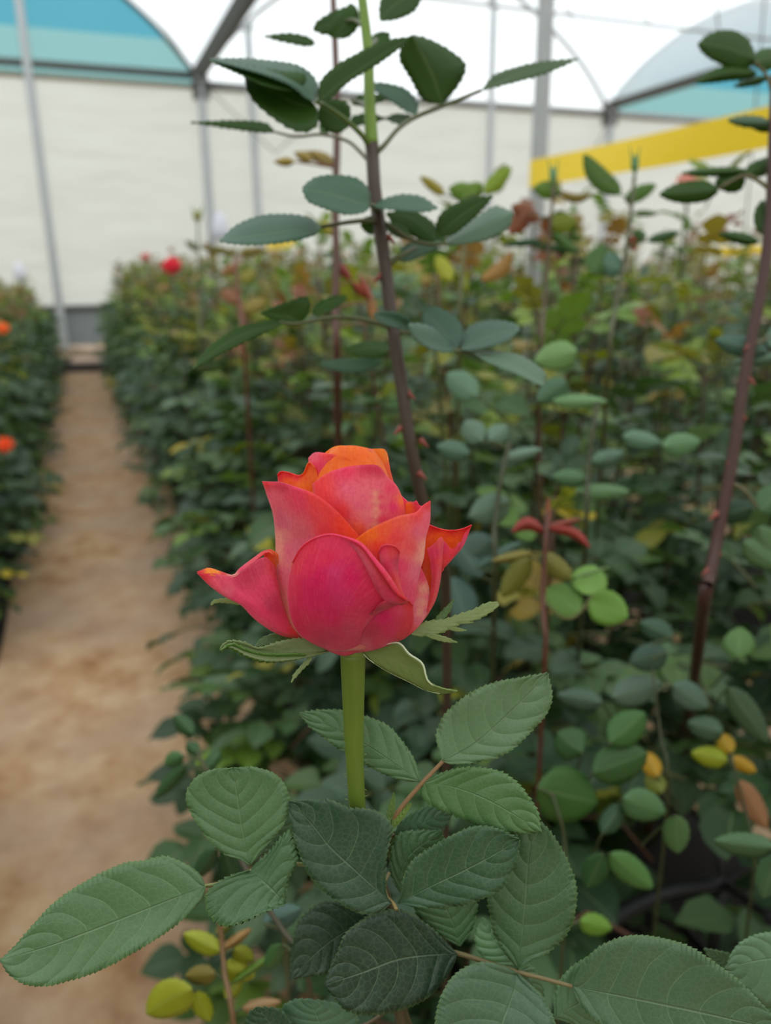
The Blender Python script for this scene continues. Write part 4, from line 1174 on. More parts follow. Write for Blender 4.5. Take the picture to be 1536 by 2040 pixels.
for (x, y, s) in [(786, 640, 1), (812, 790, 1), (800, 860, -1), (835, 950, 1), (838, 885, 1), (760, 555, -1), (772, 480, 1)]:
    stalk_px('thorn', tall, [(x, y - 8, 0), (x + 9 * s, y, -.002), (x + 16 * s, y + 6, -.003)], [0.0022, 0.0003], (0.25, 0.05, 0.03), d=dT, sides=5)
TL = (0.042, 0.105, 0.010); TP = (0.10, 0.19, 0.13); TG = (0.055, 0.13, 0.018)


def tleaf(pts, rad=(0.0016, 0.001), col=(0.10, 0.11, 0.04), parent=None, d=dT, **kw):
    return stalk_px('leaf', parent or tall, pts, list(rad), col, d=d, sides=6)


def tl(lf, mid, L, Rr, dz, col, d=dT, **kw):
    return leaf_px('leaflet', lf, mid, L, Rr, dz, col, d=d, serr=kw.pop('serr', 3), cols=3, pitch=14, mat=M['leaf_lit'], **kw)


lf = tleaf([(748, 305, 0), (765, 290, 0), (795, 255, .01), (830, 232, .02), (881, 212, .02), (959, 180, .02)])
tl(lf, [(881, 209), (865, 160), (845, 115), (821, 70)], [(844, 198), (818, 156), (796, 115), (806, 84)], [(907, 178), (925, 146), (923, 122), (881, 91), (845, 75)], (.02, 0, 0, .01), TL)
tl(lf, [(958, 181), (1020, 152), (1080, 135), (1152, 117)], [(985, 150), (1035, 132), (1090, 122)], [(990, 172), (1045, 158), (1100, 140)], (.02, .03, .01, -.01), TL)
tl(lf, [(829, 231), (815, 200), (780, 180), (738, 164)], [(832, 208), (812, 180), (775, 167)], [(800, 215), (770, 195), (745, 178)], (.02, .05, 0, 0), TP)
tl(lf, [(830, 234), (800, 238), (770, 236)], [(805, 228), (785, 228)], [(805, 246), (785, 244)], (.02, .06, 0, 0), TL)
lf = tleaf([(735, 292, 0), (722, 270, -.005), (690, 240, -.01), (655, 215, -.015), (629, 203, -.02)], col=(0.09, 0.14, 0.02))
tl(lf, [(629, 204), (605, 165), (540, 140), (418, 118)], [(634, 172), (616, 144), (585, 128), (520, 119), (460, 116)], [(606, 192), (592, 178), (560, 160), (500, 140)], (-.02, -.03, .02, -.01), TP)
tl(lf, [(600, 182), (560, 165), (500, 150), (418, 121)], [(608, 150), (560, 142), (500, 133)], [(580, 180), (530, 170), (480, 148)], (-.025, -.035, .005, -.005), TL)
tl(lf, [(632, 203), (680, 165), (745, 120), (821, 73)], [(640, 160), (672, 130), (725, 100), (775, 80)], [(657, 196), (695, 162), (735, 138), (780, 108)], (-.02, -.03, 0, 0), TL)
tl(lf, [(632, 215), (590, 205), (540, 180), (491, 152)], [(600, 180), (560, 172), (520, 158)], [(630, 250), (600, 262), (560, 245), (510, 205), (492, 175)], (-.02, -.01, 0, -.01), TL)
tl(lf, [(636, 212), (660, 225), (695, 250)], [(655, 198), (690, 205), (698, 222)], [(635, 240), (655, 262), (680, 262)], (-.01, .0, 0, 0), TG)
lf = tleaf([(738, 325, 0), (715, 300, .01), (690, 280, .02), (640, 268, .03), (590, 272, .03), (548, 263, .04)], rad=(0.0012, .0008), col=(.2, .18, .1))
tl(lf, [(550, 264), (510, 250), (460, 246), (380, 244)], [(530, 246), (490, 241), (440, 241)], [(530, 264), (490, 260), (440, 253)], (.04, .05, 0, 0), TL)
tl(lf, [(640, 268), (650, 250), (675, 240)], [(638, 250), (655, 238)], [(655, 262), (670, 250)], (.03, .04, 0, 0), TG)
lf = tleaf([(735, 215, 0), (720, 205, .02), (700, 200, .03)])
tl(lf, [(700, 208), (730, 196), (775, 196)], [(712, 192), (745, 187)], [(720, 210), (750, 205)], (.03, .04, 0, 0), TL)
tl(lf, [(692, 252), (725, 236), (769, 236)], [(705, 232), (740, 227)], [(720, 248), (745, 244)], (.03, .04, 0, 0), TL)
# middle tier
lf = tleaf([(752, 420, 0), (745, 412, -.01), (735, 407, -.02)])
tl(lf, [(738, 410), (700, 400), (650, 385), (604, 378)], [(735, 380), (715, 358), (680, 350), (635, 352), (608, 368)], [(725, 422), (690, 426), (650, 415), (615, 400)], (-.02, -.05, .01, -.02), TP)
tl(lf, [(740, 412), (780, 405), (820, 405), (872, 414)], [(765, 397), (800, 388), (840, 393)], [(775, 416), (815, 420), (850, 420)], (-.01, -.03, .01, -.01), TP)
lf = tleaf([(752, 440, 0), (720, 440, -.01), (680, 445, -.02), (640, 452, -.03)])
tl(lf, [(640, 452), (580, 460), (510, 470), (438, 480)], [(620, 436), (580, 428), (520, 430), (470, 450)], [(625, 468), (575, 480), (520, 486), (470, 485)], (-.03, -.06, .02, -.01), TP)
tl(lf, [(722, 438), (735, 455), (752, 462)], [(735, 432), (755, 440)], [(720, 450), (735, 466)], (.0, .01, 0, 0), TG)
lf = tleaf([(758, 440, 0), (785, 455, 0), (815, 475, 0), (850, 486, 0), (886, 486, 0), (920, 484, .01)])
tl(lf, [(868, 480), (840, 450), (810, 430), (770, 425)], [(868, 452), (840, 428), (800, 420)], [(845, 480), (810, 462), (780, 440)], (0, .01, 0, 0), TL)
tl(lf, [(816, 474), (795, 462), (768, 446)], [(812, 458), (785, 443)], [(800, 474), (775, 462)], (0, .01, 0, 0), TG)
tl(lf, [(875, 470), (900, 445), (940, 415), (982, 391)], [(870, 445), (885, 420), (930, 398)], [(900, 468), (935, 442), (965, 412)], (0, -.01, 0, 0), TL)
tl(lf, [(884, 486), (930, 470), (980, 445), (1020, 425)], [(910, 460), (950, 432), (985, 412), (1010, 418)], [(920, 486), (975, 475), (1015, 450)], (0, .0, .02, 0), (.16, .25, .18))
lf = tleaf([(775, 525, 0), (785, 518, 0), (800, 508, 0), (830, 492, .01)], rad=(.0022, .001))
tl(lf, [(795, 520), (820, 500), (845, 488), (880, 480)], [(800, 495), (830, 480), (860, 476)], [(815, 520), (850, 505), (872, 492)], (.01, .03, 0, 0), (.09, .17, .11))
# lower tier
lf = tleaf([(783, 655, 0), (740, 640, -.01), (690, 632, -.01), (640, 635, -.02), (590, 645, -.03), (555, 642, -.03)])
tl(lf, [(565, 645), (500, 660), (440, 690), (385, 735)], [(540, 638), (480, 652), (420, 688)], [(545, 655), (500, 675), (440, 705)], (-.03, -.08, 0, 0), TL)
tl(lf, [(600, 642), (575, 632), (550, 628), (521, 624)], [(616, 620), (612, 592), (580, 600), (545, 612)], [(590, 645), (560, 640), (540, 634)], (-.02, -.03, 0, 0), TL)
tl(lf, [(640, 635), (632, 620), (650, 605), (690, 590)], [(622, 622), (635, 602), (665, 590)], [(640, 625), (665, 615), (685, 600)], (-.01, 0, 0, 0), TG)
lf = tleaf([(790, 660, 0), (820, 665, 0), (860, 685, -.01), (910, 699, -.01), (944, 705, -.01)])
tl(lf, [(820, 658), (800, 645), (775, 635), (745, 626)], [(820, 642), (800, 626), (770, 620)], [(805, 656), (775, 648), (755, 638)], (-.01, -.04, 0, -.01), (.07, .14, .09))
tl(lf, [(906, 700), (890, 670), (870, 645), (845, 620)], [(880, 690), (855, 660), (842, 640)], [(918, 680), (922, 655), (905, 630), (870, 612)], (-.01, 0, 0, 0), (.09, .165, .12))
tl(lf, [(908, 700), (870, 688), (840, 665), (814, 646)], [(895, 680), (865, 655), (835, 645)], [(880, 700), (845, 688), (822, 668)], (-.01, -.05, .01, -.01), (.12, .20, .15))
tl(lf, [(918, 697), (950, 680), (990, 665), (1035, 655)], [(920, 670), (945, 645), (990, 638), (1025, 645)], [(940, 697), (975, 690), (1015, 675)], (-.01, 0, .01, -.01), (.11, .19, .14))
tl(lf, [(944, 704), (990, 715), (1040, 735), (1084, 767)], [(970, 700), (1030, 706), (1070, 728), (1086, 745)], [(975, 722), (1030, 745), (1065, 762)], (-.01, -.03, .01, -.01), (.16, .25, .17))
lf = tleaf([(790, 690, 0), (780, 695, .02), (772, 700, .03)])
tl(lf, [(772, 702), (745, 695), (720, 695), (688, 697)], [(770, 684), (740, 680), (710, 684)], [(765, 712), (735, 712), (710, 708)], (.03, .05, 0, 0), TG)
tl(lf, [(764, 720), (720, 728), (680, 728), (640, 722)], [(750, 714), (700, 716), (665, 717)], [(740, 736), (700, 742), (660, 735)], (.05, .06, 0, 0), TP)
# top tier
lf = tleaf([(728, 55, 0), (715, 45, .02), (700, 40, .03), (660, 48, .05)])
tl(lf, [(700, 30), (680, 40), (650, 50), (624, 60)], [(690, 15), (655, 28), (630, 45)], [(700, 50), (670, 65), (645, 68)], (.04, .05, 0, 0), TL)
tl(lf, [(660, 75), (690, 45), (712, 20)], [(650, 62), (672, 30), (700, 8)], [(690, 75), (712, 55), (716, 35)], (.04, .03, 0, 0), TG)
tl(lf, [(630, 88), (600, 78), (565, 72), (525, 72)], [(615, 74), (580, 67), (550, 68)], [(610, 92), (580, 86), (550, 80)], (.06, .07, 0, 0), TL)
lf = tleaf([(732, 90, 0), (745, 85, .01), (750, 78, .02)])
tl(lf, [(742, 88), (755, 78), (775, 66)], [(742, 72), (760, 64)], [(755, 90), (775, 80)], (.02, .03, 0, 0), TG)
tl(lf, [(757, 42), (775, 20), (800, 0), (836, -18)], [(756, 15), (765, -10), (800, -25)], [(790, 38), (820, 25), (836, 5)], (.02, .03, 0, 0), TL)

# --- slender reddish cane further back, left of the tall one
def side_cane(pts, d, r, col, label, buds=()):
    P = [W(x, y, d) for x, y in pts]
    g = W(pts[-1][0] - 10, pts[-1][1] + 60, d + 1.1); g[2] = 0.03
    e = empty('rose_plant', tuple(g)); tag(e, label, 'plant')
    tube('cane', P + [P[-1] * .5 + g * .5, g], r, M['cane'], e, 8, 60, col)
    return e


rc = side_cane([(662, -40), (668, 100), (672, 250), (668, 400), (670, 520), (668, 640), (672, 760)], 0.75, [0.0035, 0.0045, 0.005], (0.11, 0.045, 0.03), 'slender reddish cane just left of the tall dark cane')
for (b, t_, wd, col) in [((672, 330), (610, 300), 12, (.30, .20, .03)), ((625, 320), (585, 303), 10, (.33, .22, .03)), ((590, 322), (545, 322), 9, (.36, .24, .03)), ((668, 520), (700, 560), 10, (.30, .04, .03)),
                         ((672, 470), (640, 440), 12, (.36, .30, .02)), ((668, 610), (640, 590), 12, (.22, .2, .04)), ((700, 560), (740, 600), 9, (.35, .06, .03)), ((740, 600), (715, 545), 7, (.33, .05, .02)), ((745, 640), (735, 580), 10, (.35, .14, .03))]:
    b = np.array(b, float); t_ = np.array(t_, float); dd = t_ - b; n_ = np.array([-dd[1], dd[0]]) / np.linalg.norm(dd) * wd
    lf = stalk_px('leaf', rc, [(670, b[1] + 12, 0), (b[0], b[1], 0)], [0.0015, 0.001], (0.2, .1, .04), d=.75, sides=5)
    leaf_px('leaflet', lf, [tuple(b), tuple((b + t_) / 2), tuple(t_)], [tuple(b + dd * .35 + n_), tuple(b + dd * .7 + n_ * .8)], [tuple(b + dd * .35 - n_), tuple(b + dd * .7 - n_ * .8)], (0, .01, .005, .005), col, d=.75, serr=1, cols=2, pitch=20, mat=M['leaf_far'])

# --- thick cane at the right edge
dR = 0.55
re_ = side_cane([(1545, 150), (1540, 300), (1536, 420), (1520, 560), (1500, 660), (1478, 780), (1462, 900), (1435, 1040), (1410, 1170), (1400, 1220)], dR, [0.0035, 0.005, 0.0055, 0.005], (0.070, 0.026, 0.020), 'thick red-brown thorny cane leaning in at the right edge')
for (x, y, s) in [(1500, 690, -1), (1470, 830, 1), (1450, 930, 1), (1430, 1030, -1), (1420, 1100, 1), (1415, 1140, -1), (1488, 760, 1)]:
    stalk_px('thorn', re_, [(x, y - 8, 0), (x + 10 * s, y, -.002), (x + 18 * s, y + 8, -.003)], [0.0028, 0.0003], (0.28, 0.06, 0.04), d=dR, sides=5)


def quick(lf, b, t_, wd, col, d, dz=(0, .01, .004, .004), k=.4, bend=0.0, far=True, serr=2):
    b = np.array(b, float); t_ = np.array(t_, float); dd = t_ - b; n_ = np.array([-dd[1], dd[0]]) / np.linalg.norm(dd)
    c = n_ * bend
    sh = [(.05, .40, 0), (.22, .88, .5), (.45, 1.0, 1), (.70, .84, .9), (.90, .44, .4)]
    return leaf_px('leaflet', lf, [tuple(b), tuple((b + t_) / 2 + c), tuple(t_)], [tuple(b + dd * q + n_ * wd * w_ + c * g_) for q, w_, g_ in sh],
                   [tuple(b + dd * q - n_ * wd * w_ + c * g_) for q, w_, g_ in sh], dz, col, d=d, serr=serr, cols=3, pitch=14, mat=M['leaf_lit'] if b[1] < 520 else M['leaf_far'])



lf = stalk_px('leaf', re_, [(1543, 200, 0), (1530, 155, 0), (1505, 122, 0)], [.0018, .001], (0.14, .12, .05), d=dR, sides=5)
quick(lf, (1505, 118), (1390, 88), 36, TL, dR, bend=8); quick(lf, (1508, 145), (1385, 165), 15, TL, dR, bend=8); quick(lf, (1530, 155), (1462, 172), 8, TL, dR)
quick(lf, (1500, 125), (1560, 110), 22, TG, dR)
lf = stalk_px('leaf', re_, [(1536, 380, 0), (1510, 360, 0), (1480, 350, 0), (1432, 375, 0)], [.0018, .001], (0.14, .12, .05), d=dR, sides=5)
quick(lf, (1432, 378), (1314, 388), 22, TL, dR); quick(lf, (1485, 355), (1425, 365), 24, TL, dR); quick(lf, (1490, 340), (1358, 345), 9, TG, dR); quick(lf, (1480, 350), (1560, 315), 16, TL, dR)
quick(lf, (1536, 245), (1450, 240), 12, (.14, .22, .15), dR); quick(lf, (1540, 255), (1490, 245), 12, TL, dR)
lf = stalk_px('leaf', re_, [(1530, 440, 0), (1540, 430, 0), (1552, 425, 0)], [.0018, .001], (0.14, .12, .05), d=dR, sides=5)
quick(lf, (1540, 470), (1518, 400), 28, TL, dR); quick(lf, (1512, 482), (1432, 466), 11, TL, dR)
lf = stalk_px('leaf', re_, [(1495, 690, 0), (1515, 680, 0), (1535, 670, 0)], [.0018, .001], (0.14, .12, .05), d=dR, sides=5)
quick(lf, (1530, 700), (1425, 678), 22, (.07, .14, .10), dR); quick(lf, (1560, 710), (1462, 722), 12, (.13, .22, .15), dR); quick(lf, (1530, 690), (1580, 650), 24, TP, dR)
lf = stalk_px('leaf', re_, [(1450, 960, 0), (1480, 975, 0), (1510, 1010, 0)], [.0018, .001], (0.14, .12, .05), d=dR, sides=5)
quick(lf, (1500, 1010), (1430, 1030), 22, DKG, dR); quick(lf, (1515, 1020), (1560, 970), 30, MDG, dR); quick(lf, (1510, 1050), (1540, 1110), 26, LT, dR); quick(lf, (1480, 1080), (1555, 1130), 26, LT, dR)

# --- fresh shoots standing above the row on the right, with buds
def shoot(pts, d, label, leaves_, bud=None, col=(0.055, 0.06, 0.02), r=(0.002, 0.0045)):
    P = [W(x, y, d) for x, y in pts]
    g = W(pts[-1][0], pts[-1][1] + 60, d + (.9 if pts[-1][1] < 1300 else .35)); g[2] = 0.03
    e = empty('rose_shoot', tuple(g)); tag(e, label, 'plant')
    tube('cane', P + [P[-1] * .5 + g * .5, g], list(r), M['cane'], e, 8, 40, col)
    if bud:
        bx, by, h, wd, bc = bud
        P2 = [W(bx, by + h, d), W(bx, by + h * .75, d), W(bx, by + h * .45, d), W(bx, by, d)]
        b = tube('bud', P2, [.2 * wd * d / FPX, wd * d / FPX, .8 * wd * d / FPX, .1 * wd * d / FPX], M['cane'], e, 10, 12, bc)
        for s in (-1, 1):
            stalk_px('sepal', b, [(bx + s * wd * .7, by + h * .6, 0), (bx + s * wd * .8, by + h * .2, 0), (bx + s * wd * 1.3, by - h * .35, 0)], [wd * .35 * d / FPX, wd * .08 * d / FPX], (0.12, .22, .05), d=d, sides=5)
    for q in leaves_:
        b, t_, wd, c = q[:4]
        node = min(range(len(pts)), key=lambda i: abs(pts[i][1] - (b[1] + 14)))
        nx = np.interp(b[1] + 14, [p_[1] for p_ in pts], [p_[0] for p_ in pts])
        if abs(nx - b[0]) < 60:
            SP = [(nx, b[1] + 14, 0), ((nx + b[0]) / 2, b[1] + 5, 0), b + (0,)]
        else:
            SP = [(b[0] + (nx - b[0]) * .3, b[1] + 60, .10), (b[0] + (nx - b[0]) * .12, b[1] + 22, .03), b + (0,)]
        lf = stalk_px('leaf', e, SP, [0.0010, 0.0008], (.07, .09, .03), d=d, sides=5)
        quick(lf, b, t_, wd, c, d, bend=q[4] if len(q) > 4 else 0)
    return e


shoot([(1264, 350), (1260, 400), (1252, 470), (1240, 540), (1222, 640), (1210, 760)], 0.8, 'green shoot with a closed bud below the yellow tape',
      [((1235, 388), (1164, 308), 21, (.09, .17, .02), -8), ((1245, 400), (1306, 368), 14, (.10, .2, .02)), ((1262, 425), (1310, 425), 6, (.12, .18, .05)), ((1290, 480), (1355, 462), 9, (.05, .12, .03)), ((1285, 478), (1262, 462), 12, TG),
       ((1180, 545), (1205, 488), 24, TG), ((1240, 540), (1180, 510), 24, (.09, .18, .12)), ((1255, 470), (1265, 500), 9, (.4, .10, .05))], (1265, 306, 42, 8, (.10, .22, .06)), col=(.09, .09, .035))
shoot([(1104, 370), (1100, 400), (1095, 450), (1090, 540), (1082, 640), (1075, 760)], 0.85, 'shoot with a bud in front of the grey post',
      [((1118, 382), (1063, 375), 18, (.14, .24, .02)), ((1112, 385), (1180, 385), 9, (.28, .2, .03), 10), ((1095, 450), (1148, 440), 20, (.24, .27, .02)), ((1082, 480), (1000, 488), 7, (.05, .12, .04)), ((1060, 490), (1160, 500), 7, (.05, .12, .04)),
       ((960, 560), (1020, 500), 14, (.36, .18, .03), 10), ((1100, 465), (1150, 505), 12, (.10, .2, .04)), ((1020, 410), (1075, 440), 16, (.32, .12, .06)), ((1050, 425), (1015, 465), 18, (.34, .12, .07)), ((1085, 430), (1110, 480), 14, (.35, .14, .05))], (1102, 330, 38, 8, (.12, .26, .10)), col=(.10, .06, .03))
shoot([(920, 400), (925, 460), (920, 560), (915, 700)], 0.8, 'bright lime-leaved shoot between the dark cane and the grey post',
      [((885, 388), (838, 352), 10, (.34, .27, .02)), ((965, 385), (1018, 333), 15, (.26, .34, .02)), ((950, 392), (895, 375), 20, (.15, .26, .015)), ((925, 400), (960, 365), 18, (.16, .26, .015)), ((900, 560), (870, 510), 16, (.38, .38, .02)), ((905, 545), (930, 580), 14, (.3, .32, .02))], None, col=(.12, .12, .04))
shoot([(468, 510), (470, 540), (480, 620), (488, 720)], 1.3, 'russet-leaved shoot left of the tall cane in front of the white wall',
      [((470, 505), (400, 492), 7, (.20, .17, .03)), ((475, 505), (530, 498), 8, (.24, .18, .03)), ((475, 530), (440, 545), 10, (.33, .15, .05)), ((478, 560), (510, 540), 12, (.28, .24, .03)), ((480, 600), (440, 580), 14, (.3, .12, .05)), ((482, 620), (530, 600), 14, (.3, .22, .04))], None, col=(.2, .06, .04), r=(.003, .005))
shoot([(394, 440), (396, 520), (398, 620), (400, 700)], 2.2, 'thin stalk with a small yellowish bud against the white wall',
      [((396, 500), (370, 480), 6, (.15, .16, .06)), ((396, 540), (425, 520), 7, (.14, .17, .05))], (393, 418, 24, 9, (.26, .25, .04)), col=(.10, .13, .05), r=(.003, .004))
# low shoots right of the bloom
sh = shoot([(1090, 1020), (1086, 1100), (1080, 1160), (1082, 1240), (1085, 1330)], 0.55, 'young shoot with drooping red tip leaves right of the bloom',
           [((1085, 1055), (1020, 1060), 13, (.34, .04, .03), 14), ((1092, 1050), (1175, 1092), 10, (.36, .04, .03), -12), ((1088, 1050), (1155, 1035), 6, (.30, .05, .03)), ((1092, 1045), (1092, 990), 5, (.30, .08, .03)),
            ((1055, 1110), (1000, 1188), 22, (.20, .19, .03)), ((1062, 1102), (980, 1118), 10, (.25, .2, .04)), ((1075, 1105), (1142, 1155), 20, (.22, .20, .04)),
            ((1145, 1150), (1215, 1130), 3, (.2, .3, .1))], None, col=(.12, .035, .02), r=(.0016, .0026))
lf = stalk_px('leaf', sh, [(1084, 1200, 0), (1120, 1230, 0), (1150, 1225, 0), (1180, 1185, 0)], [.0012, .0009], (.14, .14, .04), d=.55, sides=5)
quick(lf, (1168, 1184), (1182, 1126), 36, (.20, .36, .07), .55, dz=(0, .02, 0, 0)); quick(lf, (1155, 1222), (1092, 1170), 32, (.14, .27, .05), .55, dz=(0, .02, 0, 0)); quick(lf, (1175, 1195), (1250, 1230), 34, (.15, .29, .04), .55, dz=(0, -.02, 0, 0))
shoot([(1015, 880), (1000, 940), (985, 1050), (985, 1200)], 0.62, 'shoot with grey-green rounded leaves right of the bloom top',
      [((960, 880), (925, 840), 24, (.14, .22, .15)), ((975, 878), (1010, 850), 20, (.15, .24, .17)), ((1000, 915), (1080, 895), 12, (.16, .25, .18)), ((935, 905), (870, 890), 20, (.10, .18, .12)), ((1015, 1000), (935, 1030), 30, (.14, .22, .15)),
       ((985, 1075), (900, 1125), 34, (.075, .13, .10)), ((950, 1130), (1040, 1080), 12, (.09, .16, .12)), ((930, 1240), (900, 1150), 34, (.075, .14, .11)), ((960, 1150), (900, 1070), 26, (.08, .14, .11))], None)
shoot([(1190, 800), (1180, 860), (1170, 960), (1165, 1100)], 0.68, 'shoot with pale oval leaves spread level above the red-tipped shoot',
      [((1150, 700), (1065, 720), 28, (.20, .34, .12)), ((1130, 760), (1070, 800), 24, (.10, .20, .11)), ((1100, 800), (1210, 800), 14, (.18, .32, .14)), ((1170, 955), (1100, 950), 18, (.10, .2, .09)), ((1145, 980), (1255, 980), 16, (.15, .27, .12)),
       ((1175, 920), (1245, 900), 14, (.12, .22, .14)), ((1240, 870), (1318, 885), 18, (.14, .25, .16)), ((1240, 905), (1175, 925), 16, (.12, .2, .14)), ((1320, 890), (1395, 880), 22, (.14, .27, .12)), ((950, 790), (890, 745), 28, (.14, .25, .15))], None)

# --- small shoots at the left foot of the bloom
for (pts, d, lab, lv, st) in [
    ([(430, 1760), (440, 1860), (450, 1960), (470, 2080)], .42, 'yellow-leaved young shoot low beside the path, below the long left leaf',
     [((440, 1895), (366, 1860), 22, (.34, .36, .02)), ((442, 1893), (500, 1850), 10, (.40, .22, .07)), ((430, 1940), (370, 1945), 20, (.22, .17, .03)), ((385, 1970), (292, 2020), 38, (.36, .36, .02), 5), ((388, 1975), (418, 2035), 20, (.36, .38, .02)), ((440, 1925), (508, 1945), 22, (.36, .36, .02)),
      ((465, 1890), (505, 1915), 18, (.26, .27, .02)), ((482, 2010), (560, 1995), 14, (.42, .25, .12)), ((430, 1860), (460, 1840), 10, (.16, .16, .02)), ((450, 1990), (480, 1950), 14, (.30, .3, .02)), ((460, 1960), (560, 1890), 8, (.14, .25, .03))], (.22, .12, .05)),
    ([(395, 1500), (430, 1570), (480, 1640), (560, 1800)], .55, 'small dark-leaved twig reaching over the path edge left of the stalk',
     [((385, 1462), (347, 1425), 17, (.04, .10, .03)), ((365, 1505), (328, 1522), 16, (.08, .18, .06)), ((370, 1525), (308, 1590), 14, (.04, .10, .03)), ((395, 1500), (372, 1480), 14, (.05, .12, .04)), ((390, 1525), (420, 1520), 18, (.25, .38, .02)), ((400, 1540), (440, 1500), 14, (.05, .12, .04)), ((420, 1560), (390, 1530), 14, (.05, .12, .05))], (.08, .08, .03)),
    ([(470, 1690), (500, 1760), (560, 1850), (620, 1990)], .40, 'dark twig hidden under the round leaf left of the stalk',
     [((430, 1690), (388, 1750), 17, (.035, .085, .03)), ((445, 1690), (470, 1765), 18, (.035, .085, .03)), ((525, 1840), (600, 1810), 24, (.08, .15, .12)), ((560, 1880), (530, 1930), 16, (.07, .16, .05))], (.07, .06, .03))]:
    shoot(pts, d, lab, lv, None, col=st, r=(.0014, .002))
# yellowing twig at lower right
shoot([(1455, 1500), (1470, 1560), (1490, 1640), (1500, 1760)], .6, 'twig with yellow and browning dying leaves at lower right',
      [((1450, 1515), (1378, 1500), 20, (.34, .38, .02)), ((1458, 1500), (1430, 1462), 18, (.52, .32, .02)), ((1455, 1510), (1506, 1538), 14, (.52, .30, .02)), ((1470, 1555), (1528, 1650), 22, (.36, .17, .08)), ((1310, 1548), (1285, 1498), 18, (.52, .30, .02)), ((1320, 1580), (1290, 1540), 20, (.20, .22, .03))], None, r=(.001, .002))
shoot([(1100, 1580), (1120, 1640), (1130, 1760), (1120, 1900)], .5, 'low shoot with broad glossy green leaves right of the focused leaves',
      [((1070, 1570), (1190, 1600), 56, (.045, .125, .02)), ((1180, 1540), (1290, 1500), 40, (.04, .105, .022)), ((1160, 1500), (1110, 1460), 34, (.04, .10, .025)), ((1215, 1480), (1285, 1420), 34, (.05, .14, .03)), ((1240, 1590), (1325, 1620), 32, (.09, .19, .07)), ((1345, 1625), (1350, 1700), 26, (.09, .18, .06)),
       ((1215, 1700), (1300, 1770), 26, (.09, .21, .05)), ((1200, 1700), (1170, 1770), 26, (.04, .11, .03)), ((1155, 1835), (1218, 1850), 22, (.17, .32, .04)), ((1200, 1660), (1240, 1600), 22, (.03, .08, .03))], None, r=(.001, .002))
shoot([(1300, 1330), (1310, 1420), (1320, 1500), (1330, 1600)], .58, 'shoot with grey-green oval leaves in the gap at right',
      [((1220, 1390), (1320, 1360), 30, (.11, .17, .12)), ((1340, 1365), (1410, 1410), 26, (.11, .18, .13)), ((1200, 1400), (1110, 1385), 20, (.09, .15, .10)), ((1330, 1300), (1255, 1320), 28, (.07, .13, .09)), ((1340, 1270), (1275, 1240), 22, (.06, .12, .07)), ((1470, 1310), (1475, 1250), 32, (.11, .22, .06)), ((1440, 1460), (1370, 1440), 24, (.07, .13, .07)), ((1450, 1370), (1530, 1480), 26, (.06, .11, .05))], None, r=(.001, .002))
shoot([(1540, 1690), (1545, 1750), (1550, 1850)], .45, 'long flat leaf entering from the right edge over the dark gap',
      [((1545, 1690), (1422, 1675), 24, (.075, .15, .06)), ((1550, 1700), (1520, 1790), 30, (.08, .16, .07))], None, r=(.001, .002))

# ------------------------------------------------------------------ roses far off
def far_rose(px_, py_, d, size, cols_, label):
    c = W(px_, py_, d)
    gx, gy = (-0.62, c[1] + .15) if c[0] < 0 else (c[0] + .02, c[1])
    e = empty('rose_flower', (gx, gy, 0.03)); tag(e, label, 'flower')
    tube('stem', [(gx, gy, .03), (gx * .6 + c[0] * .4, gy, c[2] * .6), tuple(c - np.array([0, 0, size * .5]))], [0.006, .004], M['cane'], e, 6, 10, (.08, .10, .03))
    rg = np.random.RandomState(int(px_ + py_))
    for ring, (n, rr, hh) in enumerate([(5, 1.0, .75), (5, .78, .95), (4, .5, 1.05), (3, .28, 1.1)]):
        for k in range(n):
            th = 2 * math.pi * (k + .5 * ring) / n + rg.uniform(-.15, .15)
            V = []
            N = 6
            for i in range(N + 1):
                t = i / N
                r_ = size * .5 * rr * (math.sin(min(1, t * 1.25) * math.pi / 2) + (.25 * max(0, t - .75) * (2 - ring)))
                z_ = size * hh * t * .8 - size * .5
                for j in range(N + 1):
                    a = th + (j / N - .5) * (2 * math.pi / n * 1.35) * math.sin(math.pi * min(1, .25 + t * .7)) ** .7
                    V.append((c[0] + r_ * math.cos(a), c[1] + r_ * math.sin(a), c[2] + z_ - .06 * size * (2 * j / N - 1) ** 2 * t))
            Fc = [(i * (N + 1) + j, i * (N + 1) + j + 1, (i + 1) * (N + 1) + j + 1, (i + 1) * (N + 1) + j) for i in range(N) for j in range(N)]
            uv = [(j / N, i / N) for i in range(N + 1) for j in range(N + 1)]
            obj('petal', mesh('petal', V, Fc, M['petal'], uv=uv, cols={'Col': np.tile(cols_[0], (len(V), 1)), 'Inside': np.tile(cols_[1], (len(V), 1))}), e)
    return e


far_rose(342, 526, 2.6, .070, ((.85, .05, .10), (.95, .08, .08)), 'small blurred red-pink rose above the row against the white wall')
far_rose(290, 510, 3.6, .05, ((.80, .35, .35), (.85, .4, .4)), 'tiny pale pink bud left of the red-pink rose by the wall')
far_rose(8, 884, 2.3, .058, ((.95, .16, .04), (1, .2, .03)), 'orange rose at the left edge, lower of the two orange ones')
far_rose(4, 652, 2.6, .05, ((1.0, .26, .06), (1, .3, .05)), 'orange rose at the left edge, upper of the two orange ones')
far_rose(1372, 366, 1.9, .075, ((.75, .42, .34), (.85, .5, .4)), 'pale pink rose under the yellow tape, half hidden by dark leaves')

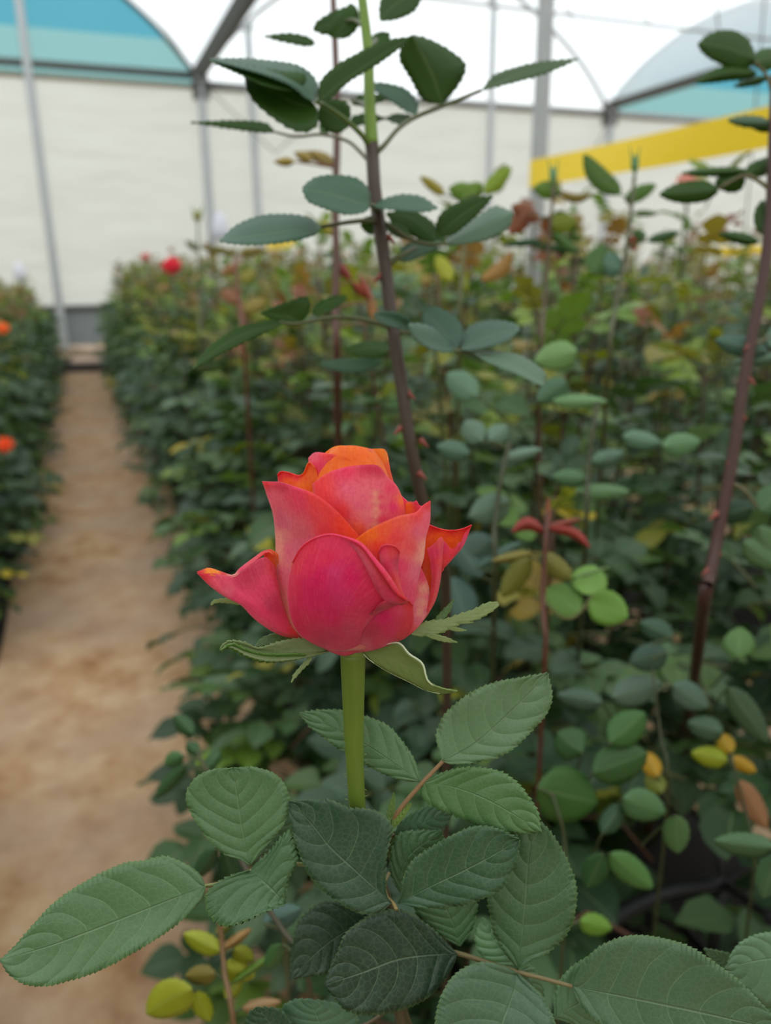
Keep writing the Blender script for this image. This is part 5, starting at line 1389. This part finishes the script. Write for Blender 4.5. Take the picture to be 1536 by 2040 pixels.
# ------------------------------------------------------------------ irrigation and small things
for k, (x, label) in enumerate([(0.50, 'black drip pipe lying along the bed nearest the path'), (0.86, 'black drip pipe lying further right in the near bed')]):
    tag(tube('drip_pipe', [(x, 0.2, .10), (x + .03, .8, .11), (x - .02, 1.5, .10), (x, 3, .10), (x, 8, .09)], .009, M['pipe'], None, 8, 60), label, 'pipe')
p0 = W(1440, 1760, .95)
hb = empty('drip_stake', (p0[0], p0[1], 0.05)); tag(hb, 'black drip stake with thin tubes in the dark gap at lower right', 'pipe')
tube('stake', [(p0[0], p0[1], .05), (p0[0], p0[1], p0[2])], .007, M['pipe'], hb, 8, 6)
tube('tube', [tuple(W(1180, 1850, .85)), tuple(W(1320, 1780, .92)), tuple(p0)], .010, M['pipe'], hb, 8, 12)
tube('tube', [tuple(p0), tuple(W(1540, 1830, .85))], .004, M['pipe'], hb, 8, 8)
tube('tube', [tuple(p0), tuple(W(1400, 1600, 1.1)), tuple(W(1300, 1480, 1.3))], .003, M['pipe'], hb, 6, 10)
tube('tube', [tuple(p0), tuple(W(1536, 1690, 1.0))], .006, M['pipe'], hb, 6, 8)
# white tag bag on the gutter post and on the left row
for (x, y, Y, sc_, lab) in [(437, 448, YE - .26, 1.0, 'white plastic bag hung on the post under the gutter'), (38, 540, 7.5, .4, 'small white bag above the left row')]:
    p = ray_at_y(x, y, Y); V, Fc = [], []
    for i, (zz, rr) in enumerate([(.20, .02), (.15, .06), (.05, .11), (-.08, .13), (-.18, .10), (-.22, .03)]):
        for k in range(14):
            th = k / 14 * 6.283; r2 = sc_ * rr * (1 + .12 * math.sin(3 * th + i))
            V.append((p[0] + r2 * math.cos(th), p[1] + .6 * r2 * math.sin(th), p[2] + zz * sc_))
    Fc = [(i * 14 + k, i * 14 + (k + 1) % 14, (i + 1) * 14 + (k + 1) % 14, (i + 1) * 14 + k) for i in range(5) for k in range(14)]
    tag(obj('plastic_bag', mesh('plastic_bag', V, Fc, M['white_plastic'])), lab, 'bag')
